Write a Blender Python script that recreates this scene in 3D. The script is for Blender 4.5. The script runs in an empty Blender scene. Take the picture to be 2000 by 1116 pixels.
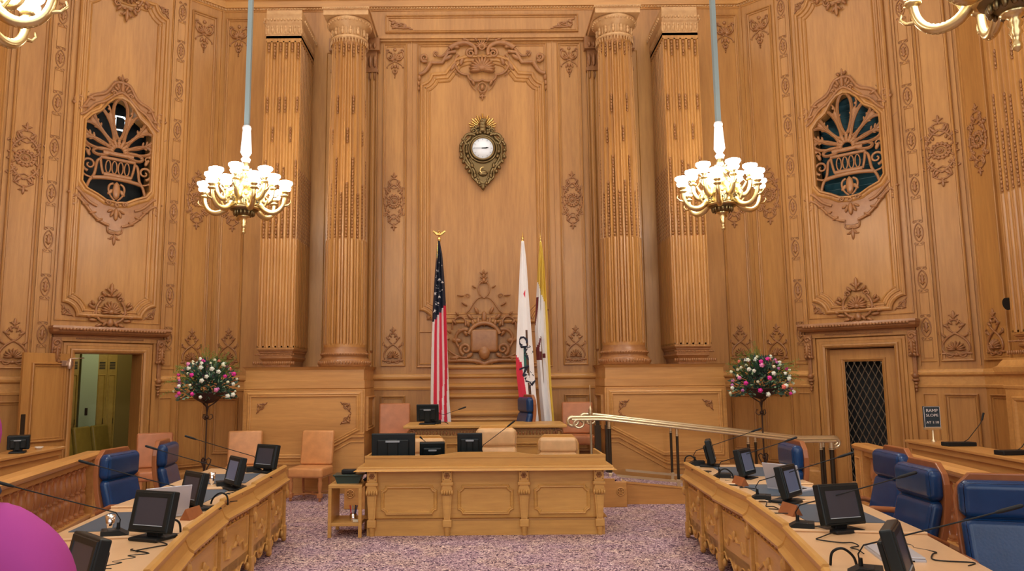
import bpy, math, random
from mathutils import Matrix, Vector
PI = math.pi
R2 = math.sqrt(.5)
random.seed(7)
scn = bpy.context.scene
COL = scn.collection

# ------------------------------------------------------------------ mesh builder
class MB:
    def __init__(self):
        self.v = []; self.f = []; self.s = []; self.m = []
        self.S = 1          # mirror factor in x
    def mark(self): return len(self.v)
    def add(self, vs, fs, smooth=False, mi=0):
        b = len(self.v)
        S = self.S
        if S == 1:
            self.v += [tuple(p) for p in vs]
            self.f += [tuple(i + b for i in f) for f in fs]
        else:
            self.v += [(-p[0], p[1], p[2]) for p in vs]
            self.f += [tuple(i + b for i in reversed(f)) for f in fs]
        self.s += [smooth] * len(fs); self.m += [mi] * len(fs)
        return b
    def apply(self, M, start=0):
        for i in range(start, len(self.v)):
            self.v[i] = tuple(M @ Vector(self.v[i]))
    def box(self, x0, x1, y0, y1, z0, z1, mi=0):
        vs = [(x0,y0,z0),(x1,y0,z0),(x1,y1,z0),(x0,y1,z0),(x0,y0,z1),(x1,y0,z1),(x1,y1,z1),(x0,y1,z1)]
        self.add(vs, [(0,3,2,1),(4,5,6,7),(0,1,5,4),(1,2,6,5),(2,3,7,6),(3,0,4,7)], False, mi)
    def bbox(self, x0, x1, y0, y1, z0, z1, r=.01, mi=0):
        """box with chamfered edges"""
        r = min(r, (x1-x0)*.45, (y1-y0)*.45, (z1-z0)*.45)
        self.rbox(((x0+x1)/2,(y0+y1)/2,(z0+z1)/2), (x1-x0, y1-y0, z1-z0), r, 1, mi, False)
    def rbox(self, c, size, r, n=3, mi=0, smooth=True, bulge=0):
        """rounded box / cushion: n = segments per rounded edge"""
        hx, hy, hz = size[0]/2, size[1]/2, size[2]/2
        r = min(r, hx*.98, hy*.98, hz*.98)
        def ticks(h):
            t = [-1 - 0.0]
            out = []
            for i in range(n+1): out.append((-(h-r), -math.cos(i/n*PI/2*1.0) if n>1 else (-1 if i==0 else 0)))
            return out
        # param per axis: list of (inner coordinate, direction component)
        def ax(h):
            a = []
            for i in range(n+1):
                a.append((-(h-r), -math.tan((1-i/n)*PI/4)))
            for i in range(n+1):
                a.append(((h-r), math.tan((i/n)*PI/4)))
            return a
        X, Y, Z = ax(hx), ax(hy), ax(hz)
        def face(A, B, fixed, order, flip):
            na, nb = len(A), len(B)
            vs = []
            for i in range(na):
                for j in range(nb):
                    p = [0,0,0]; d = [0,0,0]
                    p[order[0]], d[order[0]] = A[i]
                    p[order[1]], d[order[1]] = B[j]
                    p[order[2]] = fixed[0]; d[order[2]] = fixed[1]
                    L = math.sqrt(d[0]**2+d[1]**2+d[2]**2)
                    q = [p[k] + d[k]/L*r for k in range(3)]
                    if bulge:
                        u = A[i][0] + (A[i][1]*r if abs(A[i][1])<1 else 0); 
                        q[order[2]] += bulge * fixed[1] * max(0, 1-(q[order[0]]/[hx,hy,hz][order[0]])**2) * max(0, 1-(q[order[1]]/[hx,hy,hz][order[1]])**2)
                    vs.append((c[0]+q[0], c[1]+q[1], c[2]+q[2]))
            fs = []
            for i in range(na-1):
                for j in range(nb-1):
                    a = i*nb+j
                    q4 = (a, a+nb, a+nb+1, a+1)
                    fs.append(q4 if not flip else q4[::-1])
            self.add(vs, fs, smooth, mi)
        face(X, Y, (hz-r, 1), (0,1,2), False); face(X, Y, (-(hz-r), -1), (0,1,2), True)
        face(Y, Z, (hx-r, 1), (1,2,0), False); face(Y, Z, (-(hx-r), -1), (1,2,0), True)
        face(Z, X, (hy-r, 1), (2,0,1), False); face(Z, X, (-(hy-r), -1), (2,0,1), True)
    def prism(self, pts, a, b, plane='xy', mi=0, smooth=False):
        """polygon extruded from a to b along the remaining axis"""
        def mp(p, h):
            return {'xy':(p[0],p[1],h), 'xz':(p[0],h,p[1]), 'yz':(h,p[0],p[1])}[plane]
        n = len(pts)
        vs = [mp(p,a) for p in pts] + [mp(p,b) for p in pts]
        self.add(vs, [tuple(range(n))[::-1], tuple(range(n, 2*n))], False, mi)
        self.add(vs, [(i,(i+1)%n,(i+1)%n+n,i+n) for i in range(n)], smooth, mi)
    def tube(self, pts, r, n=8, closed=False, mi=0, cap=True, flat=None, smooth=True):
        """flat = (axis vector, factor) squashes the section along the vector"""
        P = [Vector(p) for p in pts]
        m = len(P)
        if m < 2: return
        rr = r if isinstance(r, (list, tuple)) else [r]*m
        T = []
        for i in range(m):
            if closed: t = P[(i+1)%m]-P[i-1]
            else: t = P[min(i+1,m-1)]-P[max(i-1,0)]
            if t.length < 1e-9: t = Vector((0,0,1))
            T.append(t.normalized())
        ref = Vector((0,0,1)) if abs(T[0].z) < .9 else Vector((1,0,0))
        nrm = (ref - T[0]*ref.dot(T[0])).normalized()
        vs = []
        for i in range(m):
            nrm = nrm - T[i]*nrm.dot(T[i])
            if nrm.length < 1e-6: nrm = T[i].orthogonal()
            nrm.normalize()
            bi = T[i].cross(nrm)
            for k in range(n):
                a = 2*PI*k/n
                o = (nrm*math.cos(a)+bi*math.sin(a))*rr[i]
                if flat:
                    fv = Vector(flat[0]); o = o - fv*o.dot(fv)*(1-flat[1])
                vs.append(P[i]+o)
        fs = []
        for i in range(m if closed else m-1):
            for k in range(n):
                a = i*n+k; b = i*n+(k+1)%n; j = (i+1)%m
                fs.append((a, b, j*n+(k+1)%n, j*n+k))
        self.add(vs, fs, smooth, mi)
        if cap and not closed:
            self.add([vs[k] for k in range(n)], [tuple(range(n))[::-1]], False, mi)
            self.add([vs[(m-1)*n+k] for k in range(n)], [tuple(range(n))], False, mi)
    def lathe(self, prof, n=24, c=(0,0,0), mi=0, smooth=True, sq=False):
        """prof = [(r,z)] bottom to top; sq makes a square section"""
        vs = []
        for r, z in prof:
            for k in range(n):
                a = 2*PI*(k+.5)/n if sq else 2*PI*k/n
                q = r/math.cos(PI/4) if sq else r
                vs.append((c[0]+q*math.cos(a), c[1]+q*math.sin(a), c[2]+z))
        fs = []
        for i in range(len(prof)-1):
            for k in range(n):
                fs.append((i*n+k, i*n+(k+1)%n, (i+1)*n+(k+1)%n, (i+1)*n+k))
        b = self.add(vs, fs, smooth and not sq, mi)
        m = len(prof)
        self.add(vs[:n], [tuple(range(n))[::-1]], False, mi)
        self.add(vs[(m-1)*n:], [tuple(range(n))], False, mi)
    def ell(self, c, r, nu=8, nv=5, M=None, mi=0):
        vs = [Vector((0,0,-1))]
        for j in range(1, nv):
            b = -PI/2 + PI*j/nv
            for i in range(nu):
                a = 2*PI*i/nu
                vs.append(Vector((math.cos(b)*math.cos(a), math.cos(b)*math.sin(a), math.sin(b))))
        vs.append(Vector((0,0,1)))
        out = []
        for p in vs:
            p = Vector((p.x*r[0], p.y*r[1], p.z*r[2]))
            if M is not None: p = M @ p
            out.append((c[0]+p.x, c[1]+p.y, c[2]+p.z))
        fs = []
        for i in range(nu): fs.append((0, 1+(i+1)%nu, 1+i))
        for j in range(nv-2):
            for i in range(nu):
                a = 1+j*nu
                fs.append((a+i, a+(i+1)%nu, a+nu+(i+1)%nu, a+nu+i))
        t = len(vs)-1; a = 1+(nv-2)*nu
        for i in range(nu): fs.append((t, a+i, a+(i+1)%nu))
        self.add(out, fs, True, mi)
    def ring(self, poly, prof, closed=True, plane='uv', mi=0):
        """moulding swept round a polygon with mitres.
        uv: poly (u,v), prof (inset, w).  xy: poly (x,y), prof (out to the right of travel, z)"""
        n = len(poly)
        P = [Vector((p[0],p[1])) for p in poly]
        N = []
        for i in range(n):
            if closed: a, b, c = P[i-1], P[i], P[(i+1)%n]
            else: a, b, c = P[max(i-1,0)], P[i], P[min(i+1,n-1)]
            e1 = (b-a) if (b-a).length > 1e-9 else (c-b)
            e2 = (c-b) if (c-b).length > 1e-9 else (b-a)
            e1 = e1.normalized(); e2 = e2.normalized()
            if plane == 'uv': n1 = Vector((-e1.y,e1.x)); n2 = Vector((-e2.y,e2.x))
            else: n1 = Vector((e1.y,-e1.x)); n2 = Vector((e2.y,-e2.x))
            q = n1+n2
            if q.length < 1e-6: q = n1
            q.normalize()
            N.append(q/max(.35, q.dot(n1)))
        vs = []
        k = len(prof)
        for i in range(n):
            for o, h in prof:
                p = P[i]+N[i]*o
                vs.append((p.x, p.y, h))
        fs = []
        for i in range(n if closed else n-1):
            j = (i+1)%n
            for q in range(k-1):
                fs.append((i*k+q, j*k+q, j*k+q+1, i*k+q+1))
        self.add(vs, fs, False, mi)
    def grid(self, fn, nu, nv, mi=0, smooth=True, mfn=None, flip=False):
        vs = [fn(i/nu, j/nv) for j in range(nv+1) for i in range(nu+1)]
        b = len(self.v)
        for j in range(nv):
            for i in range(nu):
                a = j*(nu+1)+i
        fs = []; ms = []
        for j in range(nv):
            for i in range(nu):
                a = j*(nu+1)+i
                q = (a, a+1, a+nu+2, a+nu+1)
                fs.append(q[::-1] if flip else q)
                ms.append(mfn((i+.5)/nu, (j+.5)/nv) if mfn else mi)
        self.add(vs, fs, smooth)
        self.m[-len(ms):] = ms
    def mesh(self, name, mats):
        me = bpy.data.meshes.new(name)
        me.from_pydata(self.v, [], self.f)
        me.polygons.foreach_set('use_smooth', self.s)
        for m in (mats if isinstance(mats, (list, tuple)) else [mats]): me.materials.append(m)
        if any(self.m): me.polygons.foreach_set('material_index', self.m)
        me.update()
        return me

def obj(name, mb, mats, parent=None, label=None, M=None, bevel=0, kind=None):
    me = mb.mesh(name, mats) if isinstance(mb, MB) else mb
    o = bpy.data.objects.new(name, me); COL.objects.link(o)
    if parent is not None: o.parent = parent
    if M is not None: o.matrix_local = M
    if label: o['label'] = label
    if kind: o['kind'] = kind
    if bevel:
        b = o.modifiers.new('bevel', 'BEVEL'); b.width = bevel; b.segments = 2; b.limit_method = 'ANGLE'
        b.harden_normals = False
    return o
def tag(o, label, cat, group=None, kind=None):
    o['label'] = label; o['category'] = cat
    if group: o['group'] = group
    if kind: o['kind'] = kind
    return o
def thing(name, label, cat, loc=(0,0,0), rz=0, group=None):
    o = bpy.data.objects.new(name, None); COL.objects.link(o)
    o.empty_display_size = .1
    o.location = loc; o.rotation_euler = (0,0,rz)
    return tag(o, label, cat, group)
def struct(name, mb, mats, parent=None, M=None, bevel=0, label=None):
    o = obj(name, mb, mats, parent, label, M, bevel)
    if parent is None: o['kind'] = 'structure'
    return o
def copy_tree(o, parent=None):
    c = o.copy(); COL.objects.link(c); c.parent = parent
    for ch in list(o.children): copy_tree(ch, c)
    return c
def dup(root, loc, rz, label, group=None):
    c = copy_tree(root); c.location = loc; c.rotation_euler = (0,0,rz); c['label'] = label
    if group: c['group'] = group
    return c
def frame(O, U, V):
    U = Vector(U); V = Vector(V); W = U.cross(V)
    M = Matrix.Identity(4)
    for i, a in enumerate((U, V, W)):
        for k in range(3): M[k][i] = a[k]
    for k in range(3): M[k][3] = O[k]
    return M

# ------------------------------------------------------------------ materials
def mat(name, col=(.5,.5,.5), rough=.5, metal=0, spec=.5, emit=None, es=0, coat=0, trans=0):
    m = bpy.data.materials.new(name); m.use_nodes = True
    b = m.node_tree.nodes['Principled BSDF']
    b.inputs['Base Color'].default_value = (*col, 1)
    b.inputs['Roughness'].default_value = rough
    b.inputs['Metallic'].default_value = metal
    b.inputs['Specular IOR Level'].default_value = spec
    if coat: b.inputs['Coat Weight'].default_value = coat; b.inputs['Coat Roughness'].default_value = .2
    if emit: b.inputs['Emission Color'].default_value = (*emit,1); b.inputs['Emission Strength'].default_value = es
    if trans: b.inputs['Transmission Weight'].default_value = trans
    return m
def wood(name, a, b, rough=.38, scale=(14,14,1.2), spec=.45, bump=.12, coat=0):
    """grain stretched along the axis with the small scale number"""
    m = mat(name, a, rough, 0, spec, coat=coat); nt = m.node_tree; N = nt.nodes; L = nt.links
    bs = N['Principled BSDF']
    tc = N.new('ShaderNodeTexCoord'); mp = N.new('ShaderNodeMapping'); mp.inputs['Scale'].default_value = scale
    L.new(tc.outputs['Object'], mp.inputs['Vector'])
    n1 = N.new('ShaderNodeTexNoise'); n1.inputs['Scale'].default_value = 1.6; n1.inputs['Detail'].default_value = 8; n1.inputs['Roughness'].default_value = .65
    n1.inputs['Distortion'].default_value = .08
    L.new(mp.outputs[0], n1.inputs['Vector'])
    mp2 = N.new('ShaderNodeMapping'); mp2.inputs['Scale'].default_value = tuple(s*.16 for s in scale)
    L.new(tc.outputs['Object'], mp2.inputs['Vector'])
    n2 = N.new('ShaderNodeTexNoise'); n2.inputs['Scale'].default_value = 1.3; n2.inputs['Detail'].default_value = 3
    L.new(mp2.outputs[0], n2.inputs['Vector'])
    mx = N.new('ShaderNodeMix'); mx.data_type = 'FLOAT'; mx.inputs[0].default_value = .5
    L.new(n1.outputs['Fac'], mx.inputs[2]); L.new(n2.outputs['Fac'], mx.inputs[3])
    cr = N.new('ShaderNodeValToRGB'); cr.color_ramp.elements[0].position = .36; cr.color_ramp.elements[1].position = .64
    cr.color_ramp.elements[0].color = (*b,1); cr.color_ramp.elements[1].color = (*a,1)
    L.new(mx.outputs[0], cr.inputs[0]); L.new(cr.outputs[0], bs.inputs['Base Color'])
    if bump:
        bp = N.new('ShaderNodeBump'); bp.inputs['Strength'].default_value = bump; bp.inputs['Distance'].default_value = .004
        L.new(n1.outputs['Fac'], bp.inputs['Height']); L.new(bp.outputs[0], bs.inputs['Normal'])
    return m
def leather(name, col, rough=.33):
    m = mat(name, col, rough, 0, .4); nt = m.node_tree; N = nt.nodes; L = nt.links; bs = N['Principled BSDF']
    tc = N.new('ShaderNodeTexCoord')
    n = N.new('ShaderNodeTexNoise'); n.inputs['Scale'].default_value = 9; n.inputs['Detail'].default_value = 5
    L.new(tc.outputs['Object'], n.inputs['Vector'])
    cr = N.new('ShaderNodeValToRGB'); cr.color_ramp.elements[0].color = (*[c*.72 for c in col],1); cr.color_ramp.elements[1].color = (*[min(1,c*1.2) for c in col],1)
    L.new(n.outputs['Fac'], cr.inputs[0]); L.new(cr.outputs[0], bs.inputs['Base Color'])
    v = N.new('ShaderNodeTexNoise'); v.inputs['Scale'].default_value = 60
    L.new(tc.outputs['Object'], v.inputs['Vector'])
    bp = N.new('ShaderNodeBump'); bp.inputs['Strength'].default_value = .1; bp.inputs['Distance'].default_value = .005
    L.new(v.outputs['Fac'], bp.inputs['Height']); L.new(bp.outputs[0], bs.inputs['Normal'])
    return m
OA, OB = (.51,.250,.068), (.35,.155,.042)
M_WALL = wood('oak_wall', OA, OB, .40, (14,1.1,14), .45)               # wall local: v vertical
M_OAKV = wood('oak_vertical', OA, OB, .36, (14,14,1.1), .45)
M_OAKH = wood('oak_horizontal', (.63,.325,.098), (.46,.22,.062), .36, (1.2,14,14), .45)
M_CARVE = wood('oak_carved', (.39,.178,.062), (.27,.112,.040), .34, (10,10,10), .45)
M_CAP = wood('oak_capital', (.60,.36,.16), (.46,.25,.10), .45, (10,10,10), .4)
M_DESK = wood('desk_oak', (.66,.375,.105), (.50,.265,.072), .36, (1.6,1.6,14), .45)
M_DESKT = wood('desk_maple_top', (.80,.55,.32), (.70,.45,.24), .28, (3,1.2,6), .5, .05)
M_BAL = wood('baluster_oak', (.54,.235,.085), (.42,.17,.06), .3, (10,10,2), .5)
M_CHERRY = wood('cherry_wood', (.36,.13,.045), (.26,.085,.03), .28, (8,8,2), .5)
M_BLUE = leather('blue_leather', (.008,.042,.135), .25)
M_TERRA = leather('terracotta_leather', (.66,.31,.115), .38)
M_TAN = leather('tan_leather', (.78,.49,.24), .36)
M_OLIVE = leather('olive_leather', (.34,.24,.045), .36)
M_BLACK = mat('black_plastic', (.008,.010,.011), .5, spec=.3)
M_BEZEL = mat('bezel_plastic', (.008,.014,.016), .4, spec=.35)
M_SCREEN = mat('dark_screen', (.045,.05,.07), .3)
M_SILVER = mat('silver_plastic', (.52,.54,.60), .38, .2)
M_STEEL = mat('polished_steel', (.8,.8,.82), .12, 1)
M_PAD = mat('slate_blotter', (.065,.10,.145), .5)
M_BRASS = mat('brass', (.74,.60,.30), .32, 1)
M_BRASSW = mat('pale_brass', (.80,.70,.46), .3, .85)
M_BRONZE = mat('dark_bronze', (.055,.04,.025), .4, .6)
M_BRONZEC = mat('clock_bronze', (.20,.135,.055), .35, .8)
M_IRON = mat('wrought_iron', (.06,.032,.022), .5, .5)
M_VOID = mat('dark_void', (.008,.010,.010), .7)
M_WHITE = mat('white_enamel', (.85,.88,.92), .3)
def carpet():
    m = mat('patterned_carpet', (.2,.12,.15), .95, 0, .1); nt = m.node_tree; N = nt.nodes; L = nt.links; bs = N['Principled BSDF']
    tc = N.new('ShaderNodeTexCoord')
    n0 = N.new('ShaderNodeTexNoise'); n0.inputs['Scale'].default_value = 30; n0.inputs['Detail'].default_value = 2.5; n0.inputs['Roughness'].default_value = .6; n0.inputs['Distortion'].default_value = 1.6
    L.new(tc.outputs['Object'], n0.inputs['Vector'])
    cr = N.new('ShaderNodeValToRGB'); cr.color_ramp.interpolation = 'LINEAR'
    E = cr.color_ramp.elements
    E[0].position = .38; E[0].color = (.020,.014,.035,1)
    E[1].position = .66; E[1].color = (.70,.60,.56,1)
    for p, c in ((.43,(.07,.035,.06,1)), (.475,(.29,.18,.20,1)), (.52,(.50,.36,.36,1)), (.555,(.20,.11,.15,1)), (.60,(.62,.47,.42,1))):
        e = E.new(p); e.color = c
    L.new(n0.outputs['Fac'], cr.inputs[0])
    n1 = N.new('ShaderNodeTexNoise'); n1.inputs['Scale'].default_value = 2.2; n1.inputs['Detail'].default_value = 2
    L.new(tc.outputs['Object'], n1.inputs['Vector'])
    cr2 = N.new('ShaderNodeValToRGB'); cr2.color_ramp.elements[0].position=.4; cr2.color_ramp.elements[1].position=.62
    cr2.color_ramp.elements[0].color = (1.22,1.22,1.36,1); cr2.color_ramp.elements[1].color = (1.34,1.36,1.26,1)
    L.new(n1.outputs['Fac'], cr2.inputs[0])
    mx = N.new('ShaderNodeMix'); mx.data_type = 'RGBA'; mx.blend_type = 'MULTIPLY'; mx.inputs[0].default_value = 1
    L.new(cr.outputs[0], mx.inputs[6]); L.new(cr2.outputs[0], mx.inputs[7]); L.new(mx.outputs[2], bs.inputs['Base Color'])
    return m
M_CARPET = carpet()
# ------------------------------------------------------------------ carving vocabulary (local u, v, w = relief)
W3 = ((0,0,1), 1.0)
def spiral(cx, cy, r, a0, turns, d=1, n=16, r1=.15):
    return [(cx+math.cos(a0+d*2*PI*turns*t/n)*r*(1-(1-r1)*t/n), cy+math.sin(a0+d*2*PI*turns*t/n)*r*(1-(1-r1)*t/n), 0) for t in range(n+1)]
def leaf(mb, x, y, ang, L, wd, h=.02, w0=0):
    M = Matrix.Rotation(ang, 3, 'Z')
    mb.ell((x+math.cos(ang)*L/2, y+math.sin(ang)*L/2, w0), (L/2, wd*.6, h*1.15), 8, 5, M)
def shell(mb, x, y, r, n=9, a0=-20, a1=200, h=.03, wd=None):
    for i in range(n):
        a = math.radians(a0+(a1-a0)*i/(n-1))
        leaf(mb, x, y, a, r*(.85+.15*math.sin(math.radians(a0+(a1-a0)*i/(n-1)))), (wd or r*.34)*.62, h, h*.2)
def tb(mb, pts, r0, r1=None, w=0, n=6):
    r1 = r0 if r1 is None else r1
    m = len(pts); r0 *= 1.3; r1 *= 1.25
    mb.tube([(p[0],p[1],w) for p in pts], [r0+(r1-r0)*i/(m-1) for i in range(m)], n, flat=W3)
def both(fn):
    def g(mb, *a, **k):
        for S in (1,-1):
            mb.S = S; fn(mb, *a, **k)
        mb.S = 1
    return g
def arc(cx, cy, r, a0, a1, n=10):
    return [(cx+r*math.cos(math.radians(a0+(a1-a0)*i/n)), cy+r*math.sin(math.radians(a0+(a1-a0)*i/n))) for i in range(n+1)]
def bez(p0, p1, p2, p3, n=10):
    o = []
    for i in range(n+1):
        t = i/n; q = 1-t
        o.append((q**3*p0[0]+3*q*q*t*p1[0]+3*q*t*t*p2[0]+t**3*p3[0], q**3*p0[1]+3*q*q*t*p1[1]+3*q*t*t*p2[1]+t**3*p3[1]))
    return o
def fleur(mb, x, y, s, d=1):
    leaf(mb, x, y, d*PI/2, s, s*.22, s*.1)
    for S in (1,-1):
        leaf(mb, x, y+d*s*.25, d*PI/2-S*.75, s*.45, s*.16, s*.09)
        leaf(mb, x, y, d*PI/2-S*1.2, s*.35, s*.16, s*.09)
        mb.ell((x+S*s*.36, y+d*s*.5, 0), (s*.07,s*.07,s*.06), 6, 4)

def orn_medallion():
    """rosette in crossing scrolls with lily tips, 1.14 m tall, centred"""
    mb = MB()
    for r, h in ((.115,.012),(.075,.02),(.03,.03)):
        mb.tube([(r*math.cos(a*PI/10), r*math.sin(a*PI/10), .008) for a in range(20)], .012, 6, True, flat=W3)
    for i in range(14):
        a = i*2*PI/14; leaf(mb, .07*math.cos(a), .07*math.sin(a), a, .075, .04, .022)
    mb.ell((0,0,.01), (.028,.028,.03), 8, 5)
    def half(mb):
        tb(mb, bez((0,-.33),(.24,-.2),(.24,.2),(0,.33), 16), .013)
        tb(mb, bez((0,.24),(.16,.30),(.12,.42),(0,.44), 10), .010)
        tb(mb, bez((0,-.24),(.16,-.30),(.12,-.42),(0,-.44), 10), .010)
        for y in (.2,-.2):
            tb(mb, spiral(.17, y*1.15, .045, 0, 1.2, 1 if y>0 else -1), .012, .006)
            leaf(mb, .12, y*.9, .9 if y>0 else -.9, .09, .03)
            leaf(mb, .05, y*1.5, 1.1 if y>0 else -1.1, .08, .03)
        for k in range(6):
            a = -1.1+k*.44; leaf(mb, .165*math.cos(a), .165*math.sin(a)*1.2, a+.4, .06, .03)
        for k in range(8):
            y = -.34+k*.097; leaf(mb, .10-.16*abs(y)+.02, y, (.9 if y>0 else -.9), .075, .028)
        for sg in (1,-1):
            tb(mb, spiral(.08, sg*.37, .035, 0, 1.1, sg), .008, .005); leaf(mb,.03,sg*.30,sg*.9,.1,.035); leaf(mb,.0,sg*.47,sg*.5,.06,.025)
    both(half)(mb)
    fleur(mb, 0, .42, .15); fleur(mb, 0, -.42, .15, -1)
    return mb
def orn_pendant():
    """shell cartouche with hanging husk, top at 0, 0.66 m long"""
    mb = MB()
    shell(mb, 0, -.25, .16, 9, 0, 180, .035)
    leaf(mb, 0, -.06, PI/2, .07, .06)
    def half(mb):
        tb(mb, bez((0,-.27),(.14,-.26),(.2,-.16),(.15,-.07), 10), .014)
        tb(mb, spiral(.14,-.055,.035,0,1.2), .012,.006)
        tb(mb, bez((.0,-.27),(.1,-.33),(.17,-.36),(.15,-.42), 8), .010,.006)
        leaf(mb, .06, -.1, .5, .08, .03); leaf(mb, .03,-.33,-1.2,.12,.04)
        leaf(mb, .05,-.46,-2.0,.1,.035)
        mb.ell((.16,-.4,0),(.018,.018,.015),6,4)
    both(half)(mb)
    for i, y in enumerate((-.38,-.45,-.51,-.57,-.62)):
        leaf(mb, 0, y+.02, -PI/2, .06-.006*i, .05-.008*i, .025)
    return mb
def orn_lily(h=.70):
    """standing shell with crossed stems and lily tip, base at 0"""
    mb = MB()
    shell(mb, 0, .10, .135, 9, 0, 180, .04)
    def half(mb):
        tb(mb, bez((.02,.03),(.2,.02),(.22,.22),(0,.34), 14), .013)
        tb(mb, bez((0,.34),(-.12,.42),(-.12,.5),(0,.54), 8), .010)
        tb(mb, spiral(.08,.035,.045,PI,1.3), .013,.006)
        tb(mb, spiral(.16,.34,.035,PI/2,1.1,-1), .010,.005)
        leaf(mb, .10,.05,-.1,.1,.035); leaf(mb,.05,.42,.6,.1,.035); leaf(mb,.1,.28,.8,.09,.03)
        leaf(mb,.02,.46,1.0,.09,.03)
    both(half)(mb)
    fleur(mb, 0, .53, .15)
    leaf(mb, 0, -.0, PI/2, .06, .05)
    return mb
def orn_knot():
    """small lozenge knot of the narrow strips, 0.38 tall"""
    mb = MB()
    def half(mb):
        tb(mb, bez((.0,.15),(.085,.09),(.085,-.09),(0,-.15), 10), .008)
        tb(mb, spiral(.05,.17,.03,PI,1.0,-1), .007,.004)
        tb(mb, spiral(.05,-.17,.03,PI,1.0,1), .007,.004)
        for k in range(3): leaf(mb, 0, .05-k*.05, .5-k*.2, .04,.022,.014)
    both(half)(mb)
    leaf(mb,0,-.1,PI/2,.2,.045,.018)
    return mb
def orn_corner(s=.2):
    mb = MB()
    tb(mb, spiral(s*.45,s*.45,s*.35,PI,1.4), .011,.005)
    tb(mb, bez((0,s),(s*.25,s*.75),(s*.7,s*.3),(s,0),8), .009)
    leaf(mb, s*.1,s*.1,.8,s*.5,s*.18); leaf(mb,s*.5,s*.1,.2,s*.45,s*.15); leaf(mb,s*.1,s*.5,1.3,s*.45,s*.15)
    return mb
def orn_bigshell():
    """crest of shell and foliage below the tall frames, base 0, 0.72 tall, +-0.33"""
    mb = MB()
    shell(mb, 0, .2, .19, 11, -10, 190, .05)
    mb.ell((0,.2,.02),(.06,.05,.05),8,5)
    def half(mb):
        tb(mb, bez((.0,.02),(.22,0),(.3,.22),(.16,.38), 12), .018)
        tb(mb, spiral(.14,.42,.05,-.5,1.2), .014,.006)
        tb(mb, spiral(.23,.14,.06,2.5,1.3,-1), .014,.006)
        for x,y,a,l in ((.24,.24,.6,.14),(.25,.3,1.0,.1),(.2,.05,.1,.14),(.12,.0,-.4,.12),(.08,.45,.9,.12),(.29,.1,.3,.09),(.05,.05,-.9,.12)): leaf(mb,x,y,a,l,.045,.03)
        mb.ell((.32,.33,0),(.02,.02,.02),6,4)
    both(half)(mb)
    leaf(mb,0,.1,-PI/2,.16,.1,.04)
    fleur(mb,0,.46,.24)
    return mb
def orn_topcarve():
    """great scroll pediment with central shell; origin at top centre of the middle panel"""
    mb = MB()
    shell(mb, 0, -.66, .30, 13, -5, 185, .07, .10)
    mb.ell((0,-.62,.03),(.10,.07,.06),8,5)
    shell(mb, 0, -.21, .17, 9, 10, 170, .05)
    mb.tube([(.055*math.cos(a*PI/8),-.2+.055*math.sin(a*PI/8),.05) for a in range(16)], .016, 6, True)
    def half(mb):
        tb(mb, bez((.12,-.36),(.05,-.1),(.42,-.02),(.62,-.22), 16), .03,.045, .02, 8)
        tb(mb, spiral(.22,-.32,.095,PI/2+.6,1.6,-1,20), .026,.010,.02)
        tb(mb, bez((.62,-.22),(.72,-.32),(.72,-.4),(.86,-.36), 8), .022,.014,.01)
        tb(mb, spiral(.88,-.31,.055,-PI/2,1.3), .016,.007,.01)
        tb(mb, [(.5,-.28),(.66,-.30),(.76,-.50),(.98,-.50)], .03,.03,.01,8)
        tb(mb, bez((.98,-.50),(1.06,-.66),(1.12,-.72),(1.20,-.72), 8), .034,.03,.01,8)
        tb(mb, spiral(1.10,-.40,.085,-PI/2-.6,1.5,1,20), .026,.010,.02)
        tb(mb, bez((.45,-.34),(.62,-.5),(.45,-.78),(.26,-.74), 14), .022,.016,.01)
        tb(mb, spiral(.40,-.46,.05,0,1.2), .014,.006,.01)
        tb(mb, bez((.26,-.74),(.3,-.85),(.12,-.92),(0,-.84), 10), .020,.016,.01)
        tb(mb, bez((.28,-.78),(.2,-1.0),(.16,-1.02),(.12,-1.06), 8), .009,.006)
        for x,y,a,l,w in ((.42,-.2,.3,.2,.08),(.56,-.34,-.6,.2,.07),(.36,-.4,-1.2,.18,.07),(.5,-.5,-1.0,.2,.07),(.2,-.84,-2.0,.14,.05),(.08,-.08,.9,.12,.05),(.26,-.05,.2,.13,.05),(.3,-.12,-.2,.16,.05),(1.2,-.74,-PI/2,.12,.06),(1.21,-.85,-PI/2,.12,.05),(1.21,-.96,-PI/2,.1,.04)): leaf(mb,x,y,a,l,w,.035,.01)
        tb(mb, bez((.5,-.55),(.7,-.66),(.3,-.8),(.45,-.75), 6), .008,.005)
        mb.ell((.27,-.05,.01),(.04,.04,.03),6,4)
    both(half)(mb)
    mb.tube([(.085*math.cos(a*PI/8),-1.0+.095*math.sin(a*PI/8),.01) for a in range(16)], .014, 6, True, flat=W3)
    leaf(mb,0,-1.06,PI/2,.13,.07,.04)
    fleur(mb,0,-1.10,.16,-1)
    return mb
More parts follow.
